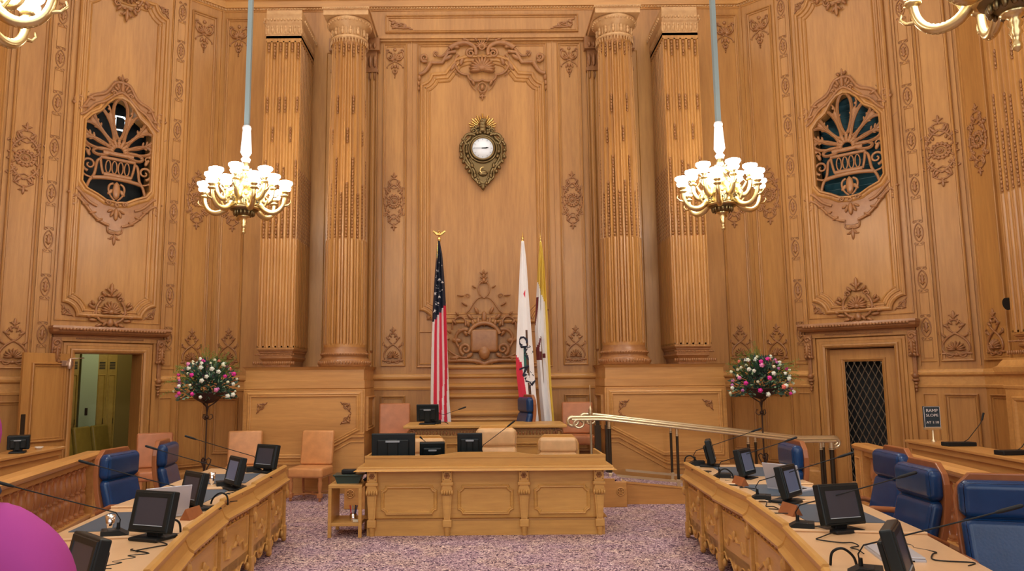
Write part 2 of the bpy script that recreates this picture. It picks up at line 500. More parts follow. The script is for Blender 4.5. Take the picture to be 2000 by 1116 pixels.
def orn_crest():
    """carved cartouche that crowns the wall behind the dais; base 0, 1.65 tall"""
    mb = MB()
    mb.rbox((0,.42,.03),(.50,.42,.10),.05,3)
    tb(mb, arc(0,.44,.30,20,160,12), .03,.03,.05,8)
    for i in range(7): leaf(mb,-.27+i*.09,.66,PI/2+(3-i)*.12,.14+.03*(3-abs(3-i)),.06,.04)
    leaf(mb,0,.7,PI/2,.28,.09,.05)
    def half(mb):
        tb(mb, bez((0,.0),(.2,.1),(.45,.05),(.70,.06),12), .035,.02,.02,8)
        tb(mb, spiral(.34,.27,.11,-1.2,1.5,1,20), .03,.012,.03)
        tb(mb, bez((.30,.12),(.5,.10),(.62,.2),(.78,.4),10), .022,.012,.01)
        tb(mb, bez((.30,.62),(.5,.66),(.58,.45),(.46,.3),12), .03,.018,.03)
        tb(mb, bez((.34,.7),(.3,.95),(.62,.9),(.58,.62),14), .018,.014,.01)
        tb(mb, bez((.34,.93),(.22,.98),(.2,1.2),(.04,1.22),12), .014,.010)
        tb(mb, bez((0,1.2),(.16,1.3),(.12,1.5),(0,1.52),10), .012)
        tb(mb, spiral(.30,1.24,.05,0,1.2), .012,.005)
        tb(mb, spiral(.12,.03,.06,PI,1.2,-1), .016,.008,.02)
        for x,y,a,l,w in ((.62,.45,.3,.14,.05),(.66,.35,-.1,.14,.05),(.6,.56,.7,.12,.05),(.5,.72,.8,.12,.05),(.64,.2,.1,.14,.05),(.46,.88,.9,.1,.04),(.3,1.05,.6,.14,.04),(.36,1.24,.1,.14,.03),(.14,1.38,.6,.1,.03),(.4,.42,.1,.2,.09),(.3,.5,1.0,.16,.07),(.1,.9,1.1,.16,.06),(.2,.8,.8,.16,.06),(.2,.2,-.6,.16,.07),(.44,.12,-.1,.2,.06),(.7,.5,-.6,.14,.04),(.74,.3,-.4,.12,.04)): leaf(mb,x,y,a,l,w,.035,.015)
        for x,y in ((.45,.62),(.47,.33),(.3,.13),(.5,.08),(.2,.06)): mb.ell((x,y,.03),(.025,.025,.025),6,4)
    both(half)(mb)
    leaf(mb,0,.02,-PI/2,.12,.14,.06); mb.ell((0,-.06,.04),(.04,.04,.04),8,5)
    mb.ell((0,.2,.05),(.11,.13,.06),8,6)
    for i,y in enumerate((1.48,1.56,1.64)): leaf(mb,0,y,PI/2,.1,.06-.012*i,.03); leaf(mb,0,y,.5,.09,.03); leaf(mb,0,y,PI-.5,.09,.03)
    return mb

ME = {}
for k, fn in (('medallion',orn_medallion),('pendant',orn_pendant),('lily',orn_lily),('knot',orn_knot),('corner',orn_corner),('bigshell',orn_bigshell),('topcarve',orn_topcarve),('crest',orn_crest)):
    ME[k] = fn().mesh('carved_'+k, M_CARVE)
def orn(kind, name, parent, u, v, w=.0, s=1, rot=0, sx=1):
    M = Matrix.Translation((u,v,w)) @ Matrix.Rotation(rot,4,'Z') @ Matrix.Diagonal((s*sx,s,s,1))
    return obj(name, ME[kind], None, parent, M=M)

# ------------------------------------------------------------------ room geometry
WX, WY, CX = 7.44, 11.12, 4.965      # side wall x, where it meets the diagonal, back corner x
BY = 13.6                            # back wall
YF = -4.0                            # wall behind the camera
ZC = 10.6
PAN = [(0,0),(.002,.034),(.012,.042),(.022,.036),(.026,.012),(.042,.010),(.046,.020),(.056,.018),(.060,.0)]
THIN = [(0,0),(.002,.018),(.011,.020),(.018,.004),(.022,0)]
HEAVY = [(0,0),(.005,.05),(.03,.065),(.055,.06),(.07,.03),(.09,.028),(.10,.045),(.125,.045),(.14,.02),(.165,.018),(.175,.03),(.19,.022),(.20,0)]
def rect(u0,u1,v0,v1):
    if u0>u1: u0,u1 = u1,u0
    return [(u0,v0),(u1,v0),(u1,v1),(u0,v1)]
def panel(mb,u0,u1,v0,v1,prof=PAN): mb.ring(rect(u0,u1,v0,v1), prof)
def notched(u0,u1,v0,v1,r,top=True,bot=True):
    """rectangle with concave quarter-round corners"""
    p = []
    if bot: p += arc(u0,v0,r,90,0,6)[::1]
    else: p += [(u0,v0)]
    if bot: p += arc(u1,v0,r,180,90,6)
    else: p += [(u1,v0)]
    if top: p += arc(u1,v1,r,270,180,6)
    else: p += [(u1,v1)]
    if top: p += arc(u0,v1,r,0,-90,6)
    else: p += [(u0,v1)]
    return p
def wall_cells(mb,u0,u1,v0,v1,holes,t=.25):
    us = sorted({u0,u1,*[h[0] for h in holes],*[h[1] for h in holes]}); vs = sorted({v0,v1,*[h[2] for h in holes],*[h[3] for h in holes]})
    for i in range(len(us)-1):
        for j in range(len(vs)-1):
            cu=(us[i]+us[i+1])/2; cv=(vs[j]+vs[j+1])/2
            if any(h[0]<cu<h[1] and h[2]<cv<h[3] for h in holes): continue
            mb.box(us[i],us[i+1],vs[j],vs[j+1],-t,0)
# floor, ceiling
mb = MB(); mb.box(-9.4,9.4,YF-.3,17.6,-.2,0); struct('floor', mb, M_CARPET)
M_PLASTER = mat('cream_plaster', (.72,.64,.5), .8)
mb = MB(); mb.box(-8,8,YF-.3,BY+.3,ZC,ZC+.2); struct('ceiling', mb, M_PLASTER)

# back wall -----------------------------------------------------------
MBK = frame((0,BY,0),(1,0,0),(0,0,1))
mb = MB(); wall_cells(mb,-CX-.1,CX+.1,0,ZC,[])
for S in (1,-1):
    panel(mb, S*4.46, S*4.92, 2.08, 8.80)
    panel(mb, S*1.44, S*1.89, 2.09, 8.26)
    panel(mb, S*1.44, S*1.89, .55, 1.56)
    panel(mb, S*4.46, S*4.92, .55, 1.56)
    mb.box(min(S*1.34,S*1.36),max(S*1.34,S*1.36),2.0,8.36,0,.02)
    mb.box(min(S*1.97,S*1.99),max(S*1.97,S*1.99),2.0,8.36,0,.02)
    panel(mb, S*2.66, S*2.98, 2.12, 8.10, THIN)
    panel(mb, S*.72, S*1.2, 2.12, 2.72, THIN)
panel(mb, -1.24, 1.24, 2.06, 8.26)
# heavy inner frame of the middle panel
top = [(1.19,7.46)] + arc(1.19,7.66,.20,270,180,5)[1:] + [(.72,7.68),(.52,7.95),(.3,8.02)]
poly = [(-1.19,2.95),(1.19,2.95)] if False else []
bot = arc(1.19,2.86,.24,180,90,5)
poly = [(-p[0],p[1]) for p in bot][::-1] + bot + top + [(-p[0],p[1]) for p in top][::-1]
mb.ring(poly, HEAVY)
panel(mb,-1.86,1.86,8.48,8.84)          # frieze panel above
mb.box(-1.98,1.98,8.30,8.42,0,.05); mb.box(-1.98,1.98,8.34,8.39,.05,.08)
wall_back = struct('wall_back', mb, M_WALL, M=MBK)
for S in (1,-1):
    orn('pendant','carved_shell_pendant',wall_back,S*4.68,8.66,.012,1.0)
    orn('pendant','carved_shell_pendant',wall_back,S*1.67,8.17,.012,.95)
    orn('medallion','carved_medallion',wall_back,S*1.67,5.16,.01,1.0,sx=.98)
    orn('medallion','carved_medallion',wall_back,S*4.68,5.16,.01,1.0,sx=.98)
    orn('lily','carved_lily_crest',wall_back,S*1.67,2.15,.012,1.0)
    orn('lily','carved_lily_crest',wall_back,S*4.68,2.15,.012,1.0)
    orn('corner','carved_corner_scroll',wall_back,S*1.08,2.9,.012,1.3,rot=0,sx=-S)
    o = orn('corner','carved_frieze_spray',wall_back,S*1.78,8.55,.012,1.0,sx=-S*2.2)
orn('topcarve','carved_scroll_pediment',wall_back,0,8.36,.03)
orn('crest','carved_cartouche',wall_back,0,2.12,.06)
# projecting bars of the wall behind the dais
mb = MB()
prof = [(-.0,1.0)]
for z0 in (1.14,1.22,1.52,1.60,1.74,1.93,2.02):
    prof += [(.0,z0),(.06,z0+.005),(.07,z0+.03),(.03,z0+.045)]
prof += [(.03,2.09),(0,2.10)]
path = [(-.76,BY-.02),(-.76,BY-.30),(.76,BY-.30),(.76,BY-.02)]
mb.box(-.755,.755,BY-.295,BY-.01,.4,2.085)
mb.ring(path,[(0,.40),(.0,1.10),(.03,1.11),(.045,1.135),(.03,1.16),(.0,1.17),(.0,1.19),(.04,1.20),(.06,1.23),(.06,1.26),(.02,1.28),(.0,1.29),(0,1.50),(.04,1.51),(.075,1.54),(.075,1.565),(.03,1.585),(.0,1.60),(0,1.66),(.045,1.67),(.085,1.71),(.085,1.735),(.03,1.76),(.0,1.78),(0,1.86),(.04,1.87),(.06,1.89),(.06,1.905),(.02,1.925),(.0,1.94),(.0,2.02),(.06,2.03),(.08,2.055),(.08,2.08),(0,2.10)],closed=False,plane='xy')
wb = obj('wainscot_backboard', mb, M_OAKH, label=None)
tag(wb,'glossy wooden backboard with horizontal mouldings behind the raised dais, under the carved cartouche','backboard')

# diagonal walls ------------------------------------------------------
def diag_wall(S):
    side = 'left' if S<0 else 'right'
    M = frame((-CX,BY,0),(R2,R2,0),(0,0,1)) if S<0 else frame((CX,BY,0),(R2,-R2,0),(0,0,1))
    U = lambda s: S*s
    mb = MB()
    h1 = sorted((U(1.24),U(2.32))); h2 = sorted((U(1.27),U(2.33)))
    wall_cells(mb, *sorted((U(-.1),U(3.6))), 0, ZC, [(h1[0],h1[1],-.01,2.33),(h2[0],h2[1],4.88,6.70)])
    def P(s0,s1,v0,v1,prof=PAN): panel(mb,U(s0),U(s1),v0,v1,prof)
    P(.15,.64,2.08,8.76)
    P(.98,2.63,2.83,9.3,THIN)
    P(2.95,3.40,2.06,8.9)
    for s0,s1 in ((.72,.92),(2.68,2.88)):
        P(s0-.03,s1+.03,2.06,8.95,THIN)
        for k in range(9):
            za = 2.60+.755*k+.2; zb = za+.355
            if za<8.7: P(s0+.03,s1-.03,za,min(zb,8.9),[(0,0),(.001,.014),(.009,.014),(.010,0)])
        P(s0+.03,s1-.03,2.12,2.40,[(0,0),(.001,.014),(.009,.014),(.010,0)])
    for s in (.685,.955,2.66,2.91,3.46,.05):
        mb.box(*sorted((U(s)-.012,U(s)+.012)),2.0,9.0,0,.028)
    # heavy frame
    mb.ring(notched(*sorted((U(1.06),U(2.54))),2.90,8.62,.22), HEAVY)
    # frame plate round the pierced opening
    c = U(1.80)
    top=[(.53,6.18),(.44,6.30),(.30,6.40),(.20,6.56),(.10,6.66),(0,6.69)]
    bt=[(.53,5.16),(.46,5.06),(.30,4.99),(.16,4.91),(0,4.89)]
    ring_ = [(c+x,y) for x,y in top]+[(c-x,y) for x,y in top[::-1][1:]]+[(c-x,y) for x,y in bt]+[(c+x,y) for x,y in bt[::-1][1:]]
    out=[]
    for x,y in ring_:
        dx=x-c; dy=y-5.79
        k=max(abs(dx)/.62,abs(dy)/.98); out.append((c+dx/k,5.79+dy/k))
    n=len(ring_)
    vs=[(x,y,.012) for x,y in ring_]+[(x,y,.012) for x,y in out]+[(x,y,-.2) for x,y in ring_]
    mb.add(vs,[(i,(i+1)%n,n+(i+1)%n,n+i) for i in range(n)]+[(i,(i+1)%n,2*n+(i+1)%n,2*n+i) for i in range(n)])
    mb.ring(ring_,[(-.0,.012),(-.01,.05),(-.035,.06),(-.05,.03),(-.075,.03),(-.09,.045),(-.11,.03),(-.12,.0)])
    # lower wainscot
    P(.12,.62,.35,1.57); P(.72,.93,.35,1.57,THIN); P(2.66,2.86,.35,1.57,THIN); P(2.95,3.40,.35,1.57)
    w = struct('wall_diagonal_'+side, mb, M_WALL, M=M)
    for s in (.82,2.78):
        for k in range(9): orn('knot','carved_knot',w,U(s),2.60+.755*k,.008,1.0)
    orn('pendant','carved_shell_pendant',w,U(.40),8.62,.012)
    orn('medallion','carved_medallion',w,U(.40),5.16,.01)
    orn('lily','carved_lily_crest',w,U(.40),2.14,.012,.98)
    orn('medallion','carved_medallion',w,U(3.18),5.36,.01,1.04,sx=1.15)
    orn('lily','carved_lily_crest',w,U(3.16),2.13,.012,1.05,sx=1.1)
    orn('bigshell','carved_shell_crest',w,U(1.80),2.80,.04,1.0)
    orn('bigshell','carved_shell_crest',w,U(1.80),8.86,.04,1.1,rot=PI)
    for q,(s,rt) in enumerate(((1.06,0),(2.54,PI/2))):
        uu = U(s)
        a = 0 if uu == min(U(1.06),U(2.54)) else PI/2
        orn('corner','carved_corner_scroll',w,uu,2.9,.01,.95,rot=a)
        orn('corner','carved_corner_scroll',w,uu,8.62,.01,.95,rot=-PI/2 if a==0 else PI)
    # pierced grille -----------------------------------------------------
    g = MB()
    def T(p, r0, r1=None, w=-.02): tb(g, [(q[0],q[1]) for q in p], r0, r1, w, 6)
    base=(0,5.74)
    for a,L,wd in ((90,.86,.115),(62,.74,.10),(118,.74,.10),(36,.62,.10),(144,.62,.10),(14,.50,.075),(166,.50,.075),(-8,.36,.055),(188,.36,.055)):
        ar=math.radians(a); ca,sa=math.cos(ar),math.sin(ar)
        loop=[]
        for i in range(20):
            t=2*PI*i/20; l=L*(.62+.38*math.cos(t)); ww=wd*math.sin(t)*(.55+.45*(.5+.5*math.cos(t)))*1.15
            loop.append((base[0]+ca*l-sa*ww, base[1]+sa*l+ca*ww, -.02))
        g.tube(loop, .027, 6, True, flat=W3)
        g.tube([(q[0]+ca*.0,q[1],.008) for q in loop], .010, 5, True, flat=W3)
    for a in (104,76,48,132,24,156,2,178):
        ar=math.radians(a); L=.47
        leaf(g, base[0]+math.cos(ar)*.42, base[1]+math.sin(ar)*.42, ar, .22,.07,.02,-.02)
        g.ell((base[0]+math.cos(ar)*.68*(1 if 40<a<140 else .8),base[1]+math.sin(ar)*.68*(1 if 40<a<140 else .8),-.02),(.028,.028,.02),6,4)
    for a,L in ((76,.56),(104,.56),(50,.5),(130,.5),(25,.44),(155,.44)):
        ar=math.radians(a); ca,sa=math.cos(ar),math.sin(ar)
        g.tube([(base[0]+ca*q_-sa*.018*math.sin(q_*26),base[1]+sa*q_+ca*.018*math.sin(q_*26),-.02) for q_ in [.2+(L+.2)*i/12 for i in range(13)]],.015,5,flat=W3)
        for q_ in (.62,.72):
            for sg in (1,-1): leaf(g,base[0]+ca*q_*L*1.4,base[1]+sa*q_*L*1.4,ar+sg*.9,.09,.03,.015,-.02)
    for r in (.10,.17,.235):
        for k in range(9):
            a=math.radians(4+172*k/8); leaf(g, base[0]+math.cos(a)*r*.6,base[1]+math.sin(a)*r*.6,a,.085,.05,.02,-.01)
    # basket
    T([(-.22,5.70),(.22,5.70)],.03); T([(-.25,5.62),(.25,5.62)],.022)
    T([(-.20,5.36),(.20,5.36)],.028); T(bez((-.25,5.62),(-.24,5.5),(-.22,5.42),(-.2,5.36)),.016); T(bez((.25,5.62),(.24,5.5),(.22,5.42),(.2,5.36)),.016)
    for k in range(4):
        x=-.135+.09*k; g.tube([(x+.036*math.cos(t*PI/6),5.49+.10*math.sin(t*PI/6),-.02) for t in range(12)],.011,6,True)
    T(bez((-.35,5.28),(-.15,5.33),(.15,5.33),(.35,5.28)),.026)
    def hf(g):
        tb(g,spiral(.40,5.48,.11,-1.4,1.4,1,20),.018,.010,-.02)
        tb(g,bez((.25,5.58),(.33,5.6),(.28,5.35),(.36,5.28)),.018,.018,-.02)
        tb(g,bez((.35,5.28),(.42,5.22),(.40,5.08),(.48,5.02)),.018,.018,-.02)
        tb(g,spiral(.44,5.70,.06,0,1.2),.012,.006,-.02)
        tb(g,bez((.05,5.24),(.16,5.22),(.12,5.05),(.02,4.98)),.014,.012,-.02)
        leaf(g,.40,5.6,1.2,.12,.05,.02,-.02); leaf(g,.44,5.3,.4,.09,.04,.02,-.02); leaf(g,.05,5.15,-.9,.12,.05,.02,-.02)
        tb(g,bez((.36,5.28),(.5,5.3),(.5,5.36),(.55,5.34)),.012,.012,-.02)
        tb(g,bez((.30,6.1),(.4,6.2),(.44,6.15),(.52,6.1)),.010,.010,-.02)
    both(hf)(g)
    leaf(g,0,5.28,-PI/2,.30,.1,.025,-.02)
    gr = obj('pierced_grille', g, M_CARVE, w, M=Matrix.Translation((c,-.62,.01)) @ Matrix.Diagonal((1.12,1.11,1,1)))
    # crest round the opening
    k = MB()
    def hf(k):
        tb(k,bez((0,6.98),(.22,7.0),(.14,6.74),(.36,6.68),12),.022,.022,.03)
        tb(k,bez((.36,6.68),(.58,6.62),(.52,6.42),(.66,6.36),12),.022,.018,.03)
        tb(k,spiral(.66,6.52,.085,-PI/2,1.5,1,20),.02,.008,.03)
        tb(k,bez((0,6.80),(.12,6.78),(.2,6.6),(.34,6.54),10),.02,.02,.04)
        tb(k,bez((.34,6.54),(.48,6.48),(.5,6.32),(.64,6.26),10),.02,.02,.04)
        tb(k,bez((.64,5.02),(.52,4.96),(.5,4.82),(.3,4.76),10),.022,.022,.03)
        tb(k,bez((.66,4.9),(.46,4.84),(.4,4.52),(.1,4.46),12),.02,.02,.03)
        tb(k,spiral(.66,4.80,.08,PI/2,1.5,-1,20),.018,.008,.03)
        tb(k,spiral(.13,4.84,.045,0,1.4),.014,.008,.05)
        tb(k,spiral(.13,6.76,.05,0,1.4),.014,.008,.05)
        tb(k,bez((.1,4.46),(.16,4.34),(.06,4.30),(0,4.34),8),.012,.010,.02)
        for x,y,a,l in ((.05,6.84,1.2,.13),(.06,6.82,.7,.11),(.42,6.56,.3,.14),(.52,6.42,-.2,.12),(.3,4.66,-.3,.13),(.42,4.76,.1,.12),(.2,4.56,-.5,.12),(.04,4.72,-1.2,.13),(.05,4.74,-.6,.11),(.7,6.42,.6,.09),(.68,4.92,.2,.09),(.03,7.02,.9,.08)): leaf(k,x,y,a,l,.045,.03,.03)
    both(hf)(k)
    leaf(k,0,6.8,PI/2,.2,.06,.03,.03); leaf(k,0,4.78,-PI/2,.24,.07,.03,.03)
    k.tube([(.03*math.cos(t*PI/5),4.82+.03*math.sin(t*PI/5),.05) for t in range(10)],.012,6,True)
    fleur(k,0,7.0,.16); fleur(k,0,4.36,.24,-1)
    obj('carved_grille_frame', k, M_CARVE, w, M=Matrix.Translation((c,0,0)))
    # carved plates of the crest and the foot
    k2=MB()
    up_=[(.0,7.02),(.14,6.99),(.20,6.84),(.34,6.74),(.50,6.66),(.58,6.50),(.70,6.46),(.70,6.28),(.56,6.20),(.47,6.32),(.33,6.43),(.22,6.58),(.11,6.69),(0,6.72)]
    dn_=[(.0,4.86),(.17,4.88),(.31,4.96),(.47,5.03),(.56,5.12),(.72,4.96),(.60,4.84),(.44,4.74),(.34,4.60),(.18,4.50),(.10,4.40),(0,4.38)]
    for q in (up_,dn_):
        for sg in (1,-1):
            pl=[(sg*x,y) for x,y in q]; n_=len(pl); vs=[(x,y,.022) for x,y in pl]+[(x,y,0) for x,y in pl]
            h_=n_//2
            for j in range(n_-1): k2.add([vs[j],vs[j+1],vs[n_+j+1],vs[n_+j]],[(0,1,2,3)])
            for j in range(h_-1+n_%2):
                a_,b_,c_,d_=vs[j],vs[j+1],vs[n_-2-j],vs[n_-1-j]; k2.add([a_,b_,c_,d_],[(0,1,2,3)])
    obj('carved_grille_plate', k2, M_CARVE, w, M=Matrix.Translation((c,0,0)))
    # dark box behind
    d = MB()
    d.box(c-.62,c+.62,4.8,6.8,-.62,-.6)
    for x0,x1,y0,y1 in ((c-.62,c-.6,4.8,6.8),(c+.6,c+.62,4.8,6.8),(c-.62,c+.62,4.78,4.8),(c-.62,c+.62,6.8,6.82)): d.box(x0,x1,y0,y1,-.62,-.2)
    obj('grille_recess', d, M_VOID, w)
    if S>0:
        d = MB()
        for q in range(16):
            z=4.9+q*.115; d.add([(c-.55,z,-.42),(c+.55,z,-.42),(c+.55,z+.10,-.34),(c-.55,z+.10,-.34)],[(0,1,2,3)])
            d.box(c-.55,c+.55,z+.095,z+.105,-.36,-.33)
        obj('louvre_slats', d, mat('teal_louvre',(.02,.075,.095),.5), w, label='dark teal louvre slats behind the grille')
    else:
        d = MB(); d.tube([(c+.0,6.23,-.25),(c+.14,6.23,-.25),(c+.17,6.27,-.25),(c+.17,6.43,-.25),(c+.14,6.47,-.25),(c+.0,6.47,-.25)],.016,6,True)
        obj('lit_outline', d, mat('lit_white',(.9,.95,1),.4,emit=(.8,.95,1),es=2.2), w, label='small white lit outline behind the grille')
    return w, M, U
WL, ML, UL = diag_wall(-1)
WR, MR, UR = diag_wall(1)
# side walls ------------------------------------------------------------
def side_wall(S):
    side = 'left' if S<0 else 'right'
    M = frame((-WX,WY,0),(0,1,0),(0,0,1)) if S<0 else frame((WX,WY,0),(0,-1,0),(0,0,1))
    U = lambda s: S*s
    mb = MB()
    wall_cells(mb,*sorted((U(-.1),U(WY-YF))),0,ZC,[])
    panel(mb,U(.06),U(.62),2.06,8.9); panel(mb,U(.10),U(.6),.35,1.57)
    for q in range(5):
        a = 3.2+q*2.4
        panel(mb,U(a),U(a+1.8),2.1,8.9); panel(mb,U(a),U(a+1.8),.35,1.5)
    w = struct('wall_'+side, mb, M_WALL, M=M)
    orn('medallion','carved_medallion',w,U(.33),5.36,.01,1.0)
    orn('lily','carved_lily_crest',w,U(.30),2.14,.012,1.0)
    return w, M, U
SWL, MSL, USL = side_wall(-1)
SWR, MSR, USR = side_wall(1)
# wall behind the camera with tall windows
mb = MB(); MF = frame((0,YF,0),(-1,0,0),(0,0,1))
holes = [(-6+q*3.2,-4.0+q*3.2,2.2,8.8) for q in range(4)]
wall_cells(mb,-WX-.2,WX+.2,0,ZC,holes)
struct('wall_front', mb, M_WALL, M=MF)

# horizontal mouldings -----------------------------------------------------
def dp(S,s): return (S*(CX+s*R2), BY-s*R2)
cor = [(0,8.93),(.012,8.93),(.02,8.945),(.035,8.95),(.04,8.975),(.03,8.99),(.03,9.0),(.06,9.0),(.06,9.13),(.075,9.14),(.16,9.20),(.17,9.30),(.3,9.42),(.32,9.55),(.0,9.6)]
full = [(-WX,YF),(-WX,WY),(-CX,BY),(CX,BY),(WX,WY),(WX,YF)]
mb = MB(); mb.ring(full, cor, closed=False, plane='xy')
# bead course
def beads(mb, path, off, z, step, r):
    for i in range(len(path)-1):
        a=Vector(path[i]); b=Vector(path[i+1]); L=(b-a).length; d=(b-a)/L; nn=Vector((d.y,-d.x))
        n=int(L/step)
        for k in range(n):
            p=a+d*(k+.5)*L/n+nn*off
            mb.ell((p.x,p.y,z),r,5,4)
bd = MB(); beads(bd, [(-WX,9.5),(-WX,WY),(-CX,BY),(CX,BY),(WX,WY),(WX,9.5)], .045, 8.97, .055, (.024,.024,.02))
beads(bd, [(-WX,9.5),(-WX,WY),(-CX,BY),(CX,BY),(WX,WY),(WX,9.5)], .10, 9.17, .05, (.024,.04,.03))
c = struct('trim_1', mb, M_OAKH)
obj('bead_course', bd, M_CAP, c, label='pale gold bead course')
rail = [(0,1.66),(.02,1.665),(.028,1.70),(.012,1.715),(.012,1.83),(.03,1.84),(.055,1.86),(.06,1.885),(.035,1.90),(.03,1.925),(.015,1.94),(0,1.945)]
for i,path in enumerate(([(-WX,YF),(-WX,WY),dp(-1,2.52)],[dp(-1,1.03),(-CX,BY),(CX,BY),dp(1,1.03)],[dp(1,2.52),(WX,WY),(WX,YF)])):
    mb = MB(); mb.ring(path, rail, closed=False, plane='xy'); struct('trim_%d'%(i+2), mb, M_OAKH)
base = [(0,.0),(.05,0),(.05,.24),(.035,.27),(.03,.3),(0,.31)]
for nm,path in (('baseboard_left',[(-WX,YF),(-WX,WY),dp(-1,2.52)]),('baseboard_back',[dp(-1,1.03),(-CX,BY),(CX,BY),dp(1,1.03)]),('baseboard_right',[dp(1,2.52),(WX,WY),(WX,YF)])):
    mb = MB(); mb.ring(path, base, closed=False, plane='xy'); struct(nm, mb, M_OAKH)

# doors --------------------------------------------------------------------
def doorcase(S, M, U, n):
    w = MB()
    cas = [(0,0),(-.0,.07),(-.03,.085),(-.05,.08),(-.06,.05),(-.10,.05),(-.11,.03),(-.15,.028),(-.16,.01),(-.17,0)]
    s0,s1 = sorted((U(1.24),U(2.32)))
    # three sided casing (outward offsets are negative insets on a ccw path)
    w.ring([(s1,0),(s1,2.33),(s0,2.33),(s0,0)], [(-a,b) if False else (a,b) for a,b in cas], closed=False)
    # deep reveal
    for a,b in ((s0-.01,s0+.015),(s1-.015,s1+.01)): w.box(a,b,0,2.33,-.42,.03)
    w.box(s0,s1,2.315,2.34,-.42,.03)
    # outer architrave band between casing and brackets
    for a,b in ((s0-.235,s0-.165),(s1+.165,s1+.235)): w.box(a,b,0,2.52,0,.04)
    w.box(s0-.235,s1+.235,2.50,2.58,0,.06)
    root = struct('door_%d'%n, w, M_OAKV if False else M_WALL, M=M)
    # hood
    h = MB()
    hp=[(0,2.56),(.06,2.565),(.07,2.60),(.16,2.61),(.20,2.63),(.22,2.645),(.235,2.68),(.26,2.70),(.25,2.735),(.0,2.74)]
    a0,a1 = s0-.29,s1+.29
    vs=[];
    pts=[(a0,0,-1),(a0,1,-1),(a1,1,1),(a1,0,1)]
    for u,fr,sg in pts:
        for o,z in hp: vs.append((u+sg*o*.35, z, .0+o*(fr)))
    k=len(hp); fs=[]
    for i in range(3):
        for q in range(k-1): fs.append((i*k+q,(i+1)*k+q,(i+1)*k+q+1,i*k+q+1))
    h.add(vs,fs)
    nb=34
    for i in range(nb): h.ell((a0+(a1-a0)*(i+.5)/nb,2.685,.245),(.03,.028,.02),6,4)
    for i in range(60): h.box(a0+.3+(a1-a0-.6)*(i)/60,a0+.3+(a1-a0-.6)*(i+.6)/60,2.535,2.56,.0,.075)
    obj('door_hood', h, M_CARVE, root, label='carved hood moulding over the door')
    for uc in (s0-.27, s1+.27):
        b = MB()
        b.bbox(uc-.065,uc+.065,2.18,2.56,0,.11,.01)
        tb(b,spiral(uc,2.47,.055,0,1.2),.02,.01,.11)
        for i in range(5):
            for sg in (1,-1): leaf(b,uc,2.42-i*.05,-PI/2+sg*.6,.09,.045,.03,.12)
        leaf(b,uc,2.42,-PI/2,.26,.05,.05,.13)
        b.bbox(uc-.075,uc+.075,2.155,2.19,0,.12,.006)
        b.bbox(uc-.03,uc+.03,1.78,2.16,0,.07,.01)
        leaf(b,uc,1.90,-PI/2,.10,.09,.05,.06); b.ell((uc,1.78,.06),(.06,.025,.05),8,5)
        for i,z in enumerate((1.73,1.67,1.62)): b.ell((uc,z,.05),(.035-.007*i,.03,.03),8,5)
        obj('carved_bracket', b, M_CARVE, root)
    return root,s0,s1
# right door (closed, lattice)
DR,s0,s1 = doorcase(1,MR,UR,2)
mb = MB()
c=(s0+s1)/2; hw=.30
mb.box(s0+.01,c-hw,0,2.3,-.14,-.09); mb.box(c+hw,s1-.01,0,2.3,-.14,-.09); mb.box(c-hw,c+hw,2.1,2.3,-.14,-.09); mb.box(c-hw,c+hw,0,.06,-.14,-.09)
mb.ring(rect(c-hw-.05,c+hw+.05,.06,2.15), [(a,b-.09) for a,b in ((0,0),(.005,.02),(.02,.03),(.035,.022),(.05,.005),(.06,0))])
obj('door_leaf', mb, M_WALL, DR)
mb = MB(); mb.box(c-.56,c+.56,0,2.34,-.44,-.40); mb.box(c-.56,c-.53,0,2.34,-.42,-.14); mb.box(c+.53,c+.56,0,2.34,-.42,-.14); mb.box(c-.56,c+.56,2.31,2.34,-.42,-.14); obj('dark_backing', mb, M_VOID, DR)
mb = MB()
H0,H1=.06,2.10; st=.105; sl=2.0
def clip(u0,v0,u1,v1):
    # clip segment to the opening
    pts=[]
    t0,t1=0,1; du=u1-u0; dv=v1-v0
    for p,q in ((-du,u0-(c-hw)),(du,(c+hw)-u0),(-dv,v0-H0),(dv,H1-v0)):
        if abs(p)<1e-9:
            if q<0: return None
        else:
            t=q/p
            if p<0: t0=max(t0,t)
            else: t1=min(t1,t)
    if t0>=t1: return None
    return (u0+du*t0,v0+dv*t0),(u0+du*t1,v0+dv*t1)
k=-40
for k in range(-30,60):
    for sg in (1,-1):
        x=c-hw+k*st
        sgm=clip(x,H0,x+sg*(H1-H0)/sl,H1)
        if sgm: mb.tube([(sgm[0][0],sgm[0][1],-.115+.006*sg),(sgm[1][0],sgm[1][1],-.115+.006*sg)],.0095,5)
for r_ in range(40):
    for k in range(8):
        u=c-hw+(k+(.5 if r_%2 else 0))*st; v=H0+r_*st*sl/2
        if c-hw<u<c+hw and v<H1: mb.ell((u,v,-.105),(.017,.022,.012),6,4)
obj('bronze_lattice', mb, mat('old_bronze',(.13,.095,.06),.45,.5), DR, label='bronze diamond lattice set in the door')
